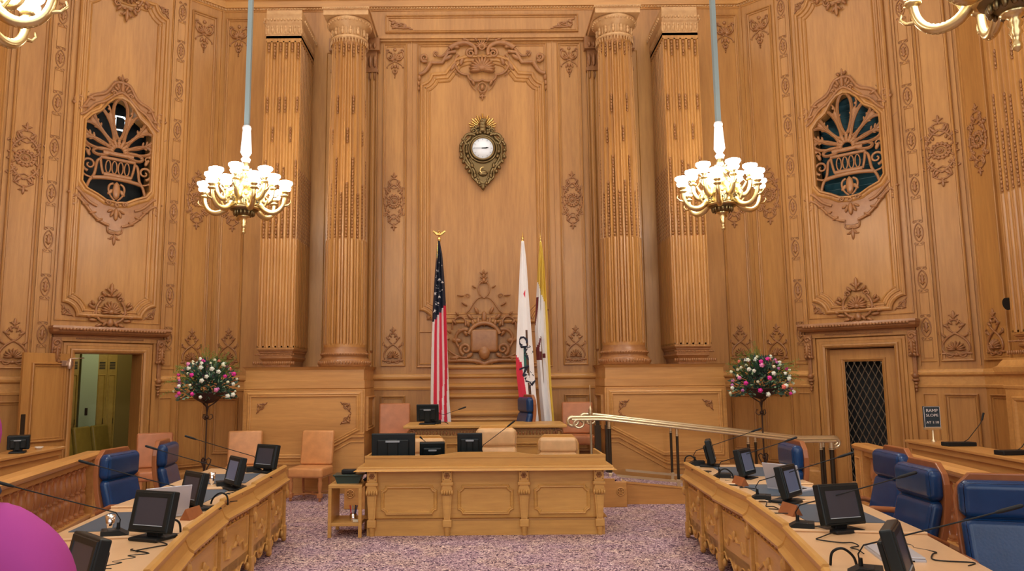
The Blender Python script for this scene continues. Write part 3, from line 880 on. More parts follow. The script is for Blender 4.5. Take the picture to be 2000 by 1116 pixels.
# left door (open) with the leaf swung into the chamber
DL,s0,s1 = doorcase(-1,ML,UL,1)
leafM = M_OAKV
hinge = ML @ Vector((s0+.02,0,.0))
fe = Vector((-6.93,11.17,0))
dirv = (fe-hinge); wdt=.86; dirv.normalize()
th = math.atan2(dirv.y,dirv.x)
mb = MB()
mb.box(0,wdt,-.022,.022,.02,2.30)
for yy in (-.022,.022):
    sgn = 1 if yy>0 else -1
    k=mb.mark()
    mb.ring(rect(.13,wdt-.13,.95,2.15),[(a,b) for a,b in PAN]); mb.ring(rect(.13,wdt-.13,.15,.82),PAN)
    M_ = frame((0,yy,0),(1,0,0),(0,0,1)) if sgn<0 else frame((wdt,yy,0),(-1,0,0),(0,0,1))
    mb.apply(M_,k)
leafo = bpy.data.objects.new('door_leaf', mb.mesh('door_leaf', leafM)); COL.objects.link(leafo)
leafo.parent = DL
leafo.matrix_local = ML.inverted() @ (Matrix.Translation(hinge) @ Matrix.Rotation(th,4,'Z'))
mb = MB(); mb.bbox(.06,.26,.022,.075,2.10,2.19,.01); mb.lathe([(.03,0),(.034,.02),(.03,.15),(.02,.16)],12,(.14,.09,2.06)); mb.tube([(.14,.09,2.22),(-.02,.20,2.23),(-.10,.06,2.24)],.009,6)
o = obj('door_closer', mb, mat('closer_metal',(.55,.40,.30),.3,.8), leafo)
mb = MB(); mb.box(wdt-.085,wdt-.015,.022,.028,.90,1.38); mb.ell((wdt-.05,.035,1.0),(.012,.012,.02),6,4)
mb.box(wdt-.075,wdt-.02,-.028,-.022,.98,1.38)
obj('push_plate', mb, M_BRONZE, leafo)

# room behind the left door ------------------------------------------------
M_YEL = mat('pale_green_paint',(.42,.50,.30),.6)
M_OCH = mat('ochre_paint',(.22,.15,.03),.6)
M_LOCK = wood('yellow_oak',(.48,.32,.07),(.38,.24,.05),.4,(10,10,1.2))
mb = MB()   # in diagonal-wall local coordinates: w negative = behind the wall
mb.box(-4.2,.2,0,3.0,-4.5,-4.4); mb.box(-4.3,-4.2,0,3.0,-4.5,-.3); mb.box(.2,.3,0,3.0,-4.5,-.3); mb.box(-4.3,.3,3.0,3.1,-4.5,-.25)
struct('wall_anteroom', mb, M_OCH, M=ML)
mb = MB(); mb.box(-1.0,-.55,0,3.0,-3.0,-2.2)
# ------------------------------------------------------------------
def column_parts(root, M_shaft, x, y, z0):
    pass
# anteroom contents (diagonal-wall local coordinates, w behind the wall is negative)
mb = MB(); mb.box(-1.46,-1.16,.95,3.0,-2.7,-2.42); mb.box(-1.46,-1.16,0,.95,-2.7,-2.42)
struct('wall_anteroom_pier', mb, M_YEL, M=ML)
mb=MB(); mb.box(-.78,.15,0,3.0,-2.7,-2.5); struct('wall_anteroom_side', mb, M_OCH, M=ML)
mb = MB(); mb.bbox(-1.36,-1.31,1.22,1.36,-2.425,-2.41,.004)
o = obj('light_switch', mb, M_BRONZE, M=ML); tag(o,'small dark switch plate on the pale green pier seen through the open door','switch')
def locker(u0,u1,label):
    m=MB(); m.box(u0,u1,0,2.55,-2.9,-2.5)
    m.ring(rect(u0+.02,u1-.02,.06,2.0),[(0,-2.5),(.005,-2.49),(.02,-2.48),(.03,-2.5)])
    r = obj('locker', m, M_LOCK, M=ML)
    tag(r,label,'locker','lockers in the side room')
    m=MB()
    for k in range(5): m.box(u0+.04,u1-.04,2.10+k*.03,2.118+k*.03,-2.5,-2.49)
    obj('vent', m, M_VOID, r)
    m=MB(); m.tube([(u1-.05,1.05,-2.48),(u1-.05,1.05,-2.45),(u1-.05,1.15,-2.45)],.006,5); obj('handle', m, M_BRONZE, r)
locker(-1.155,-.97,'yellow locker with a black vent, right beside the green pier in the side room')
locker(-.965,-.785,'golden locker with a dark square vent, rightmost in the side room')
locker(-1.72,-1.47,'yellow locker seen just left of the green pier in the side room')

# ------------------------------------------------------------------ pedestals
def pedestal(S):
    mb = MB()
    x0,x1 = 2.0,4.02
    yb = BY
    prof=[(0,1.66),(.012,1.67),(.02,1.70),(.005,1.715),(.005,1.84),(.03,1.85),(.06,1.86),(.075,1.89),(.08,1.93),(.085,1.95),(.05,1.965),(.045,1.985),(.02,2.02),(-.02,2.07),(-.04,2.075)]
    pth=[(x0,yb),(x0,12.5),(x1,12.5),(x1,yb)]
    if S>0: pth=[(x0,yb),(x0,12.5),(x1,12.5),(x1,yb)]
    mb.S = S
    # body
    mb.prism([(x0,yb),(x0,12.5),(x1,12.5),(x1,yb)],0,1.7)
    mb.prism([(x0+.02,yb),(x0+.02,12.52),(x1-.02,12.52),(x1-.02,yb)],1.7,2.074)
    # mouldings: travel so that outward is to the right
    mb.ring([(x0,yb),(x0,12.5),(x1,12.5),(x1,yb)][::-1],[( o,z) for o,z in prof],closed=False,plane='xy')
    mb.ring([(x0,yb),(x0,12.5),(x1,12.5),(x1,yb)][::-1],[(0,0),(.04,0),(.04,.20),(.025,.24),(0,.26)],closed=False,plane='xy')
    # front panel with the sloping inner corner (follows the stair to the dais)
    k=mb.mark()
    S0=mb.S; mb.S=1
    P=[(3.88,.64),(3.88,1.57),(2.14,1.57),(2.14,1.06),(2.95,.64)]
    mb.ring([(p[0]*S,p[1]) for p in (P[::-1] if S<0 else P[::-1])] if S>0 else [(p[0]*S,p[1]) for p in P],
            [(0,0),(.005,.02),(.02,.026),(.035,.02),(.05,.03),(.065,.022),(.075,.006),(.11,.004),(.115,.01),(.123,.0)])
    Q=[(4.02,.47),(3.0,.47),(2.22,.90),(2.0,.90)]
    for dz,hh in ((0,.03),(-.08,.02),(.05,.012)):
        q=[(p[0]*S,p[1]+dz) for p in Q]
        mb.ring(q,[(0,0),(.006,hh),(.03,hh),(.04,0)],closed=False)
    M_=frame((0,12.5,0),(1,0,0),(0,0,1)); mb.apply(M_,k)
    # inner side panel
    k=mb.mark()
    mb.ring(rect(.15,.95,1.0,1.57),PAN)
    M_= frame((-2.0,12.5,0),(0,1,0),(0,0,1)) if S<0 else frame((2.0,13.6,0),(0,-1,0),(0,0,1))
    mb.apply(M_,k)
    mb.S=S0
    o=obj('column_pedestal', mb, M_OAKH)
    tag(o,'tall panelled oak pedestal carrying the %s pilaster and column of the back wall'%('left' if S<0 else 'right'),'pedestal','column pedestals')
    for u,v,rx,ry in ((3.80,1.49,-1,-1),(2.22,1.49,1,-1),(2.22,1.12,1,1)):
        c=orn('corner','carved_corner_scroll',o,0,0)
        c.matrix_local = Matrix.Translation((S*u,12.495,v)) @ Matrix.Rotation(PI/2,4,'X') @ Matrix.Diagonal((S*rx*.9,ry*.9,.9,1))
    return o
pedestal(-1); pedestal(1)

# ------------------------------------------------------------------ columns
ZP = 2.075
def interp(tab,z):
    for i in range(len(tab)-1):
        if tab[i][0]<=z<=tab[i+1][0]:
            t=(z-tab[i][0])/(tab[i+1][0]-tab[i][0]); return tab[i][1]+(tab[i+1][1]-tab[i][1])*t
    return tab[-1][1] if z>tab[-1][0] else tab[0][1]
RT=[(2.40,.365),(4.3,.355),(6.2,.335),(7.95,.305)]
def husk_string(mb,pt,z0,z1,step=.062,sc=1):
    z=z0;i=0
    while z<z1:
        x,y,nx,ny=pt(z)
        mb.ell((x,y,z),(.017*sc,.017*sc,.034*sc if i%3 else .024*sc),5,4); z+=step*sc; i+=1
def column(S,label):
    cx,cy=S*2.425,12.93
    root=thing('column',label,'column',(cx,cy,ZP),0,'columns and pilasters of the back wall')
    # base
    b=MB()
    b.lathe([(.43,0),(.445,.03),(.44,.10),(.40,.14),(.385,.15),(.385,.175),(.405,.19),(.41,.215),(.40,.235),(.385,.245),(.385,.265),(.37,.28),(.366,.33)],48)
    for k in range(56):
        a=2*PI*k/56; b.ell((.44*math.cos(a),.44*math.sin(a),.065),(.018,.018,.035),5,4)
        b.ell((.408*math.cos(a),.408*math.sin(a),.213),(.014,.014,.016),5,4)
    obj('base',b,M_CARVE,root,label='carved dark base')
    s=MB(); NF=20; per=10; n=NF*per
    zs=[2.40,2.44,2.47,3.2,4.2,4.27,4.29,4.33,5.2,6.2,7.2,7.8,7.88,7.95]
    vs=[]
    for z in zs:
        R=interp(RT,z)
        for i in range(n):
            t=(i%per)/per
            w=0
            if .14<t<.86:
                q=(t-.5)/.36
                f=math.sqrt(max(0,1-q*q))
                if z<2.45: w=0
                elif z<4.28: w=-.045*f + (.052*math.sqrt(max(0,1-(q/.8)**2)) if abs(q)<.8 else 0)
                elif z>7.85: w=0
                else: w=-.050*f
            a=2*PI*i/n; vs.append(((R+w)*math.cos(a),(R+w)*math.sin(a),z-ZP))
    fs=[]
    for j in range(len(zs)-1):
        for i in range(n): fs.append((j*n+i,j*n+(i+1)%n,(j+1)*n+(i+1)%n,(j+1)*n+i))
    s.add(vs,fs,False)
    obj('shaft',s,M_OAKV,root)
    h=MB()
    for k in range(NF):
        a=2*PI*(k+.5)/NF
        if math.sin(a)>.35: continue
        def pt(z,a=a):
            R=interp(RT,z)-.022; return (R*math.cos(a),R*math.sin(a),0,0)
        tops=5.72 if k%3==1 else (5.25 if k%3==0 else 5.1)
        def add(z0,z1,h=h,pt=pt):
            z=z0;i=0
            while z<z1:
                x,y,_,_=pt(z); h.ell((x,y,z-ZP),(.020,.020,.034 if i%3 else .022),5,4); z+=.058; i+=1
        add(4.32,tops)
        if k%3==1: add(6.55,6.85)
        if k%3==0: add(6.0,6.25)
        add(7.72 if k%2 else 7.62,7.9)
    obj('bead_carving',h,M_CARVE,root,label='strings of carved husks in the flutes',kind='stuff')
    c=MB()
    c.lathe([(.305,7.93-ZP),(.335,7.94-ZP),(.35,7.965-ZP),(.335,7.99-ZP),(.30,8.0-ZP),(.30,8.17-ZP),(.335,8.19-ZP),(.34,8.21-ZP),(.38,8.24-ZP),(.41,8.28-ZP),(.40,8.31-ZP),(.38,8.32-ZP)],48)
    for k in range(14):
        a=2*PI*k/14
        M=Matrix.Rotation(a,3,'Z')
        for dz,hh in ((8.06,.05),(8.12,.045)): 
            p=M@Vector((.315,0,0)); c.ell((p.x,p.y,dz-ZP),(.03,.03,hh),6,5)
        p=Matrix.Rotation(a+PI/14,3,'Z')@Vector((.31,0,0)); c.ell((p.x,p.y,8.08-ZP),(.014,.014,.08),5,4)
    for k in range(36):
        a=2*PI*k/36; c.ell((.385*math.cos(a),.385*math.sin(a),8.262-ZP),(.026,.026,.03),6,4)
        c.ell((.335*math.cos(a),.335*math.sin(a),7.90-ZP),(.012,.012,.05),5,4)
    c.box(-.40,.40,-.40,.67,8.32-ZP,8.42-ZP); c.box(-.42,.42,-.42,.67,8.42-ZP,8.46-ZP)
    for k in range(28):
        c.ell((-.41+.82*(k+.5)/28,-.42,8.44-ZP),(.014,.014,.018),5,4)
    obj('capital',c,M_CAP,root,label='pale carved capital')
    return root
column(-1,'round fluted oak column left of the middle panel, with carved capital')
column(1,'round fluted oak column right of the middle panel, with carved capital')

def fluted_outline(w,d,nf,nd,cab,fd=.042):
    """front (y=-d) with nf flutes, two sides with nd flutes; returns outline ccw from back left"""
    pts=[]
    def side(p0,p1,n,depth):
        a=Vector(p0); b=Vector(p1); L=(b-a).length; t=(b-a)/L; nn=Vector((t.y,-t.x))
        out=[a]
        m=L/n
        for k in range(n):
            c0=k*m
            for q in range(0,9):
                s=-1+2*q/8; f=math.sqrt(max(0,1-s*s)); dd=-depth*f
                if cab and abs(s)<.8: dd+=depth*1.25*math.sqrt(max(0,1-(s/.8)**2))
                p=a+t*(c0+m*(.5+.36*s))+nn*dd; out.append(p)
        out.append(b)
        return [(p.x,p.y) for p in out]
    pts+=side((-w/2,0),(-w/2,-d),nd,.024)
    pts+=side((-w/2,-d),(w/2,-d),nf,fd)
    pts+=side((w/2,-d),(w/2,0),nd,.024)
    return pts
def pilaster(S,label,loc,rz=0,w=.63,d=.98,nf=6,nd=9,group='columns and pilasters of the back wall',zt=0,full=True):
    root=thing('pilaster',label,'pilaster',loc,rz,group)
    b=MB()
    pr=[(.075,0),(.085,.03),(.08,.10),(.045,.14),(.035,.15),(.035,.175),(.05,.19),(.052,.215),(.045,.235),(.03,.245),(.03,.265),(.01,.28),(.0,.34)]
    b.ring([(w/2,0),(w/2,-d),(-w/2,-d),(-w/2,0)],pr,closed=False,plane='xy')
    for k in range(22):
        b.ell((-w/2-.04+(w+.08)*(k+.5)/22,-d-.08,.065),(.016,.016,.032),5,4)
    for k in range(34): b.ell((-w/2-.02+(w+.04)*(k+.5)/34,-d-.05,.212),(.012,.012,.015),5,4)
    obj('base',b,M_CARVE,root,label='carved dark base')
    s=MB()
    for z0,z1,cab in ((.33,2.2,True),(2.2,5.80,False)):
        o=fluted_outline(w,d,nf,nd,cab); s.prism(o,z0,z1)
    s.box(-w/2,w/2,-d,0,.30,.36)
    s.box(-w/2,w/2,-d,0,5.78,5.9)
    obj('shaft',s,M_OAKV,root)
    h=MB()
    for k in range(nf):
        x=-w/2+w*(k+.5)/nf
        def add(z0,z1):
            z=z0;i=0
            while z<z1: h.ell((x,-d+.012,z),(.020,.018,.034 if i%3 else .022),5,4); z+=.058; i+=1
        add(2.25,[3.62,3.1,3.55,3.5,3.1,3.6][k%6])
        if k in (0,2,3,5): add(4.5,4.75)
        if k in (1,4): add(3.95,4.2)
        add(5.5 if k%2 else 5.62,5.78)
    if nd>4:
        for k in range(nd):
            y=-d+d*(k+.5)/nd
            for sx in (1,-1):
                z=2.25
                while z<3.5: h.ell((sx*(w/2-.004),y,z),(.012,.016,.03),4,3); z+=.07
    obj('bead_carving',h,M_CARVE,root,label='strings of carved husks in the flutes',kind='stuff')
    c=MB()
    c.ring([(w/2,0),(w/2,-d),(-w/2,-d),(-w/2,0)],[(0,5.86),(.03,5.87),(.04,5.90),(.02,5.92),(-.01,5.93),(-.01,6.11),(.02,6.12),(.03,6.14),(.07,6.19),(.075,6.22),(.05,6.23),(.05,6.33),(.08,6.34),(.09,6.38),(0,6.385)],closed=False,plane='xy')
    c.box(-w/2-.0,w/2+.0,-d,0,5.85,6.383)
    for k in range(8):
        x=-w/2+w*(k+.5)/8
        c.ell((x,-d-.0,6.0),(.032,.045,.07),6,5); c.ell((x,-d-.025,6.05),(.025,.03,.035),6,4); c.ell((x+w/16,-d-.005,5.98),(.010,.025,.06),5,4)
    for k in range(12):
        x=-w/2-.04+(w+.08)*(k+.5)/12; c.ell((x,-d-.065,6.172),(.022,.03,.03),6,4)
    for k in range(30): c.ell((-w/2-.08+(w+.16)*(k+.5)/30,-d-.085,6.36),(.011,.012,.016),5,4)
    for k in range(12):
        y=-d+d*(k+.5)/12
        for sx in (1,-1):
            c.ell((sx*(w/2),y,6.0),(.022,.03,.07),5,4); c.ell((sx*(w/2+.055),y,6.172),(.02,.026,.028),5,4)
    obj('capital',c,M_CAP,root,label='pale carved capital')
    return root
pilaster(-1,'square fluted oak pilaster at the far left of the back wall, beside the left column',(-3.545,BY,ZP))
pilaster(1,'square fluted oak pilaster at the far right of the back wall, beside the right column',(3.545,BY,ZP))
pilaster(1,'square fluted oak pilaster on the right side wall, cut by the edge of the photo',(WX,9.45,ZP),-PI/2,.84,.42,8,3,None)
# pedestal under the side-wall pilaster
def side_ped(S):
    mb=MB(); mb.S=S
    x0=WX-.5
    mb.prism([(WX,8.9),(x0,8.9),(x0,10.0),(WX,10.0)],0,2.07)
    prof=[(0,1.66),(.012,1.67),(.02,1.70),(.005,1.715),(.005,1.84),(.03,1.85),(.06,1.86),(.075,1.89),(.085,1.95),(.05,1.965),(.02,2.02),(-.02,2.07)]
    mb.ring([(WX,8.9),(x0,8.9),(x0,10.0),(WX,10.0)],[(-o,z) for o,z in prof],closed=False,plane='xy')
    k=mb.mark(); mb.S=1
    mb.ring(rect(.12,.98,.45,1.57),[(0,0),(.005,.02),(.02,.026),(.05,.02),(.07,.0)])
    mb.apply(frame((x0,10.0,0),(0,-1,0),(0,0,1)),k)
    return mb
o=obj('column_pedestal',side_ped(1),M_OAKH); tag(o,'oak pedestal on the right side wall under the cropped pilaster','pedestal')

# small responds behind the columns and pilasters
def respond(x,label):
    root=thing('wall_respond',label,'pilaster',(x,BY,ZP),0,'slim fluted responds behind the columns')
    w,d=.86,.10
    s=MB(); s.prism(fluted_outline(w,d,9,1,False,.02),0,5.60); obj('shaft',s,M_OAKV,root)
    b=MB(); b.ring([(w/2,0),(w/2,-d),(-w/2,-d),(-w/2,0)],[(.05,0),(.06,.03),(.05,.12),(.02,.16),(.035,.2),(.02,.25),(0,.3)],closed=False,plane='xy'); obj('base',b,M_CARVE,root,label='carved dark base')
    c=MB(); c.box(-w/2-.02,w/2+.02,-d-.02,0,5.58,5.64); c.box(-w/2,w/2,-d,0,5.64,6.0); c.box(-w/2-.05,w/2+.05,-d-.06,0,6.0,6.24)
    for k in range(10):
        xx=-w/2+w*(k+.5)/10
        c.ell((xx,-d-.01,5.8),(.035,.03,.13),6,5); c.ell((xx,-d-.07,6.08),(.035,.03,.06),6,4); c.ell((xx,-d+.0,5.5),(.02,.02,.08),5,4)
    obj('capital',c,M_BRONZEC if False else M_CARVE,root,label='dark carved capital')
for x,l in ((-2.43,'slim fluted respond behind the left round column'),(2.43,'slim fluted respond behind the right round column')): respond(x,l)
# entablature beam between pilaster and column heads
for S in (-1,1):
    mb=MB(); mb.S=S
    mb.box(1.98,3.95,BY-.05,BY,8.30,8.46)
    k=mb.mark(); mb.S=1
    panel(mb,S*2.80,S*3.08,8.52,8.86); panel(mb,S*2.05,S*2.75,8.52,8.86)
    mb.apply(MBK,k)
    o=obj('frieze_block',mb,M_OAKH,wall_back)
# ------------------------------------------------------------------ chandeliers
M_GLOBE = mat('lit_glass_globe',(1,.98,.92),.3,emit=(1.0,.96,.88),es=20)
def arm_pts(r,z0,up,n=14):
    # s-curved arm from the hub out and up to the candle cup
    return [(.16,0,z0),(.22,0,z0-.04)]+[(p[0],0,p[1]) for p in bez((.24,z0-.05),(r*.55,z0-.20),(r*.98,z0-.20),(r,z0+up),n)]
def make_chandelier(label):
    root=thing('chandelier',label,'chandelier',(0,0,0),0,'brass chandeliers')
    # z = 0 is the bottom tip of the finial
    b=MB()
    b.lathe([(.004,0),(.028,.02),(.032,.045),(.018,.07),(.026,.10),(.04,.13),(.03,.16),(.045,.19),(.03,.22),(.06,.245),(.085,.26),(.06,.28)],20)
    obj('finial',b,M_BRASS,root)
    b=MB()
    b.lathe([(.06,.26),(.10,.29),(.14,.33),(.19,.345),(.20,.36)],16)
    for k in range(16):
        a=2*PI*k/16; b.ell((.135*math.cos(a),.135*math.sin(a),.31),(.022,.022,.045),6,4)
    obj('lower_bowl',b,mat('aged_brass',(.22,.17,.08),.35,.9),root,label='dark bronze lower bowl')
    b=MB()
    b.lathe([(.20,.355),(.225,.37),(.225,.385),(.21,.39),(.21,.50),(.225,.51),(.23,.53),(.19,.55),(.12,.58),(.10,.62),(.13,.66),(.14,.72),(.11,.78),(.07,.83),(.09,.88),(.10,.92),(.06,.96),(.05,1.05),(.03,1.15)],16,smooth=True)
    for k in range(8):
        a=2*PI*(k+.5)/8; M=Matrix.Rotation(a,3,'Z')
        q=b.mark()
        b.box(.205,.235,-.05,.05,.395,.52)
        for yy,zz in ((-.04,.41),(.04,.41),(-.04,.49),(.04,.49)): b.ell((.235,yy,zz),(.012,.012,.018),5,4)
        b.ell((.22,0,.545),(.03,.03,.04),6,4); b.ell((.14,0,.70),(.03,.03,.06),6,4); b.ell((.10,0,.9),(.03,.03,.05),6,4)
        b.apply(Matrix.Rotation(a,4,'Z'),q)
    obj('hub',b,M_BRASS,root)
    b=MB()
    b.tube([(.237,-.03,.41),(.237,.03,.41),(.237,.03,.475),(.237,.012,.475),(.237,.012,.50),(.237,-.012,.50),(.237,-.012,.475),(.237,-.03,.475)],.0045,5,True)
    b.ell((.237,0,.445),(.006,.012,.018),5,4)
    for k in range(8):
        if k==0: ink=obj('black_inlay',b,M_BLACK,root,label='black enamel outline on a brass panel')
        else: ink=ink.copy(); COL.objects.link(ink)
        ink.rotation_euler=(0,0,2*PI*(k+.5)/8)
    def arm(a,r,z0,up,gr):
        A=MB()
        p=arm_pts(r,z0,up)
        A.tube(p,[.042]*3+[.042-.012*i/13 for i in range(len(p)-3)],8)
        m=len(p)
        for i in range(3,m-1):
            q=Vector(p[i]); A.ell((q.x,0.0,q.z+.026),(.020,.026,.014),5,4)
            A.ell((q.x,0,q.z-.028),(.018,.014,.012),5,4)
        A.tube([(r-.02,0,z0-.05),(r+.05,0,z0-.04),(r+.09,0,z0+.005),(r+.075,0,z0+.04)],[.018,.014,.01,.006],6)
        A.tube([(.28,0,z0-.06),(.34,0,z0+.04),(.30,0,z0+.08)],[.016,.012,.008],6)
        A.lathe([(.02,up+z0-.02),(.045,up+z0),(.06,up+z0+.01),(.055,up+z0+.025),(.03,up+z0+.03),(.035,up+z0+.05),(.055,up+z0+.065),(.05,up+z0+.08)],12,(r,0,0))
        o=obj('arm',A,M_BRASS,root); o.rotation_euler=(0,0,a)
        G=MB()
        zz=up+z0+.08
        G.lathe([(.04,zz),(.075,zz+.02),(.083,zz+.05),(.068,zz+.075),(.085,zz+.09),(.104,zz+.115),(.10,zz+.14),(.06,zz+.155),(.02,zz+.16)],16,(r,0,0))
        g=obj('globe',G,M_GLOBE,o,label='lit frosted glass globe')
        return o
    N=6
    arms=arm(0,.58,.46,.08,0)
    for k in range(1,N):
        c=copy_tree(arms,root); c.rotation_euler=(0,0,2*PI*k/N)
    up=arm(PI/6,.40,.64,.06,0)
    for k in range(1,N):
        c=copy_tree(up,root); c.rotation_euler=(0,0,2*PI*(k+.5)/N)
    b=MB(); b.lathe([(.05,1.05),(.07,1.10),(.04,1.14),(.055,1.16),(.075,1.20),(.065,1.42),(.052,1.52),(.06,1.54),(.065,1.57),(.055,1.60),(.03,1.61)],12)
    for k in range(12):
        a=2*PI*k/12; b.tube([(.074*math.cos(a),.074*math.sin(a),1.2),(.055*math.cos(a),.055*math.sin(a),1.52)],.006,4)
    obj('sleeve',b,M_WHITE,root,label='white fluted sleeve')
    b=MB(); b.box(-.032,.032,-.032,.032,1.6,ZC-3.92); obj('hanging_rod',b,mat('pale_blue_rod',(.30,.42,.46),.35,.4),root,label='pale blue-grey hanging rod')
    return root
ch = make_chandelier('brass chandelier with glowing globes hanging in front of the left pilaster')
ch.location=(-3.42,10.4,3.92)
PLACES=[(3.42,10.4,'brass chandelier with glowing globes hanging in front of the right pilaster and diagonal wall',.12),
        (-3.45,4.57,'large near brass chandelier cropped by the top left corner of the photo, only arms showing',.30),
        (3.46,4.57,'large near brass chandelier cropped by the top right corner of the photo, finial showing',.22)]
for x,y,l,rz in PLACES: dup(ch,(x,y,3.92),rz,l)
def light(kind,name,loc,energy,col=(1,1,1),size=1,sizey=None,rot=(0,0,0),spread=None):
    l=bpy.data.lights.new(name,kind); l.energy=energy; l.color=col
    if kind=='AREA':
        l.shape='RECTANGLE'; l.size=size; l.size_y=sizey or size
        if spread: l.spread=spread
    elif kind in('POINT','SPOT'): l.shadow_soft_size=size
    o=bpy.data.objects.new(name,l); COL.objects.link(o); o.location=loc; o.rotation_euler=rot
    return o
WARM=(1.0,.95,.87)
for x,y in ((-3.45,4.57),(3.46,4.57)): light('POINT','chandelier_glow',(x,y,4.95),560,WARM,.16)
for x,y in ((-3.42,10.4),(3.42,10.4)): light('POINT','chandelier_glow',(x,y,4.95),130,WARM,.16)
# added fill: unseen area lamps at the front wall openings and under the ceiling
for q in range(4):
    light('AREA','front_fill',(-5+q*3.2*1.0+.2,YF+.1,5.5),135,(.92,.96,1),2.0,6.4,(PI/2,0,0))
light('AREA','ceiling_fill',(0,4.0,ZC-.06),200,(1,.99,.96),9,6,(0,0,0))
light('AREA','ceiling_fill',(0,10.2,ZC-.06),225,(1,.99,.95),10,3.0,(0,0,0))  # added lamp, rakes down the back wall to bring out the relief
light('POINT','anteroom_lamp',tuple(ML @ Vector((-1.2,2.75,-1.3))),22,(1.0,.98,.72),.15)
w=bpy.data.worlds.new('World'); scn.world=w; w.use_nodes=True
w.node_tree.nodes['Background'].inputs[0].default_value=(1,.95,.88,1); w.node_tree.nodes['Background'].inputs[1].default_value=.08
# ------------------------------------------------------------------ camera
cd=bpy.data.cameras.new('Camera'); cam=bpy.data.objects.new('Camera',cd); COL.objects.link(cam)
cd.sensor_width=36; cd.lens=36*1450/2000; cd.shift_x=.0275
pitch=math.atan(182.5/1450); roll=.008
fw=Vector((0,math.cos(pitch),math.sin(pitch))); rt=Vector((1,0,0)); up=rt.cross(fw)
r2=rt*math.cos(roll)-up*math.sin(roll); u2=rt*math.sin(roll)+up*math.cos(roll)
Mx=Matrix.Identity(4)
for i,a in enumerate((r2,u2,-fw)):
    for k in range(3): Mx[k][i]=a[k]
Mx[2][3]=1.85
cam.matrix_world=Mx; cd.clip_start=.05
scn.camera=cam
scn.view_settings.view_transform='Standard'; scn.view_settings.look='None'; scn.view_settings.gamma=1; scn.view_settings.use_curve_mapping=False
scn.view_settings.exposure=0.0
# ------------------------------------------------------------------ chairs (front towards local -Y)
def exec_chair(name,label,leath,high=True,group=None,W=.58):
    root=thing(name,label,'chair',(0,0,0),0,group)
    zt=1.17 if high else 1.06
    tilt=.16
    def back(pz,off=0): return .17+ (pz-.45)*tilt + off + .05*math.sin((pz-.45)/(zt-.45)*PI)
    # cushions: built flat then bent along the back
    def cushion(z0,z1,w0,th,nm):
        c=MB(); c.rbox((0,0,(z0+z1)/2),(w0,th,z1-z0),.055,4,bulge=.012)
        # subdivide look: gentle barrel
        v=[]
        for p in c.v:
            y=p[1]+back(p[2]) - .045 + .05*(p[0]/(w0/2))**2*(-1)*.5
            v.append((p[0],y,p[2]))
        c.v=v
        return obj(nm,c,leath,root)
    if high:
        cushion(.90,zt-.025,W-.03,.125,'headrest'); cushion(.47,.905,W-.03,.110,'backrest')
    else:
        cushion(.84,zt-.02,W-.06,.10,'headrest'); cushion(.47,.845,W-.06,.095,'backrest')
    f=MB()
    zz=[.40+(zt-.38)*i/10 for i in range(11)]
    # curved board behind the cushions with rounded top
    o=[];
    for z in zz:
        hw=W/2-.0
        if z>zt-.12: hw=W/2-.07*((z-(zt-.12))/.12)**2
        o.append((hw,back(z,.0)-.02,back(z,.0)+.025,z))
    vs=[];
    for hw,y0,y1,z in o: vs+= [(-hw,y0-.005,z),(hw,y0-.005,z),(hw,y1,z),(-hw,y1,z)]
    fs=[(0,3,2,1)]
    n=len(o)
    for i in range(n-1):
        for q in range(4): fs.append((i*4+q,i*4+(q+1)%4,i*4+4+(q+1)%4,i*4+4+q))
    fs.append(((n-1)*4,(n-1)*4+1,(n-1)*4+2,(n-1)*4+3))
    f.add(vs,fs,False)
    obj('back_frame',f,M_CHERRY,root,bevel=.008)
    c=MB(); c.rbox((0,-.02,.45),(W-.08,.50,.11),.045,4,bulge=.015); obj('seat',c,leath,root)
    b=MB(); b.bbox(-W/2+.03,W/2-.03,-.24,.22,.36,.40,.01); obj('seat_frame',b,M_CHERRY,root)
    if True:
        for S in (1,-1):
            a=MB(); a.S=S
            p=[(W/2+.01,back(.62)+.02,.60),(W/2+.03,.10,.665),(W/2+.03,-.10,.675),(W/2+.03,-.24,.655),(W/2+.02,-.31,.62),(W/2+.01,-.30,.56),(W/2-.01,-.24,.46),(W/2-.03,-.20,.39)]
            a.tube(p,[.022,.026,.027,.027,.025,.022,.021,.02],8)
            obj('armrest',a,M_CHERRY,root)
    s=MB(); s.lathe([(.10,.34),(.10,.36),(.03,.355),(.028,.14),(.04,.13),(.045,.08)][::-1],12); obj('column',s,M_BLACK,root)
    l=MB(); l.tube([(0,0,.11),(0,-.15,.10),(0,-.28,.075)],[.035,.028,.018],8); l.ell((0,-.28,.03),(.028,.03,.03),8,6)
    leg=obj('leg',l,M_CHERRY,root)
    for k in range(1,5):
        c=leg.copy(); COL.objects.link(c); c.rotation_euler=(0,0,2*PI*k/5)
    return root
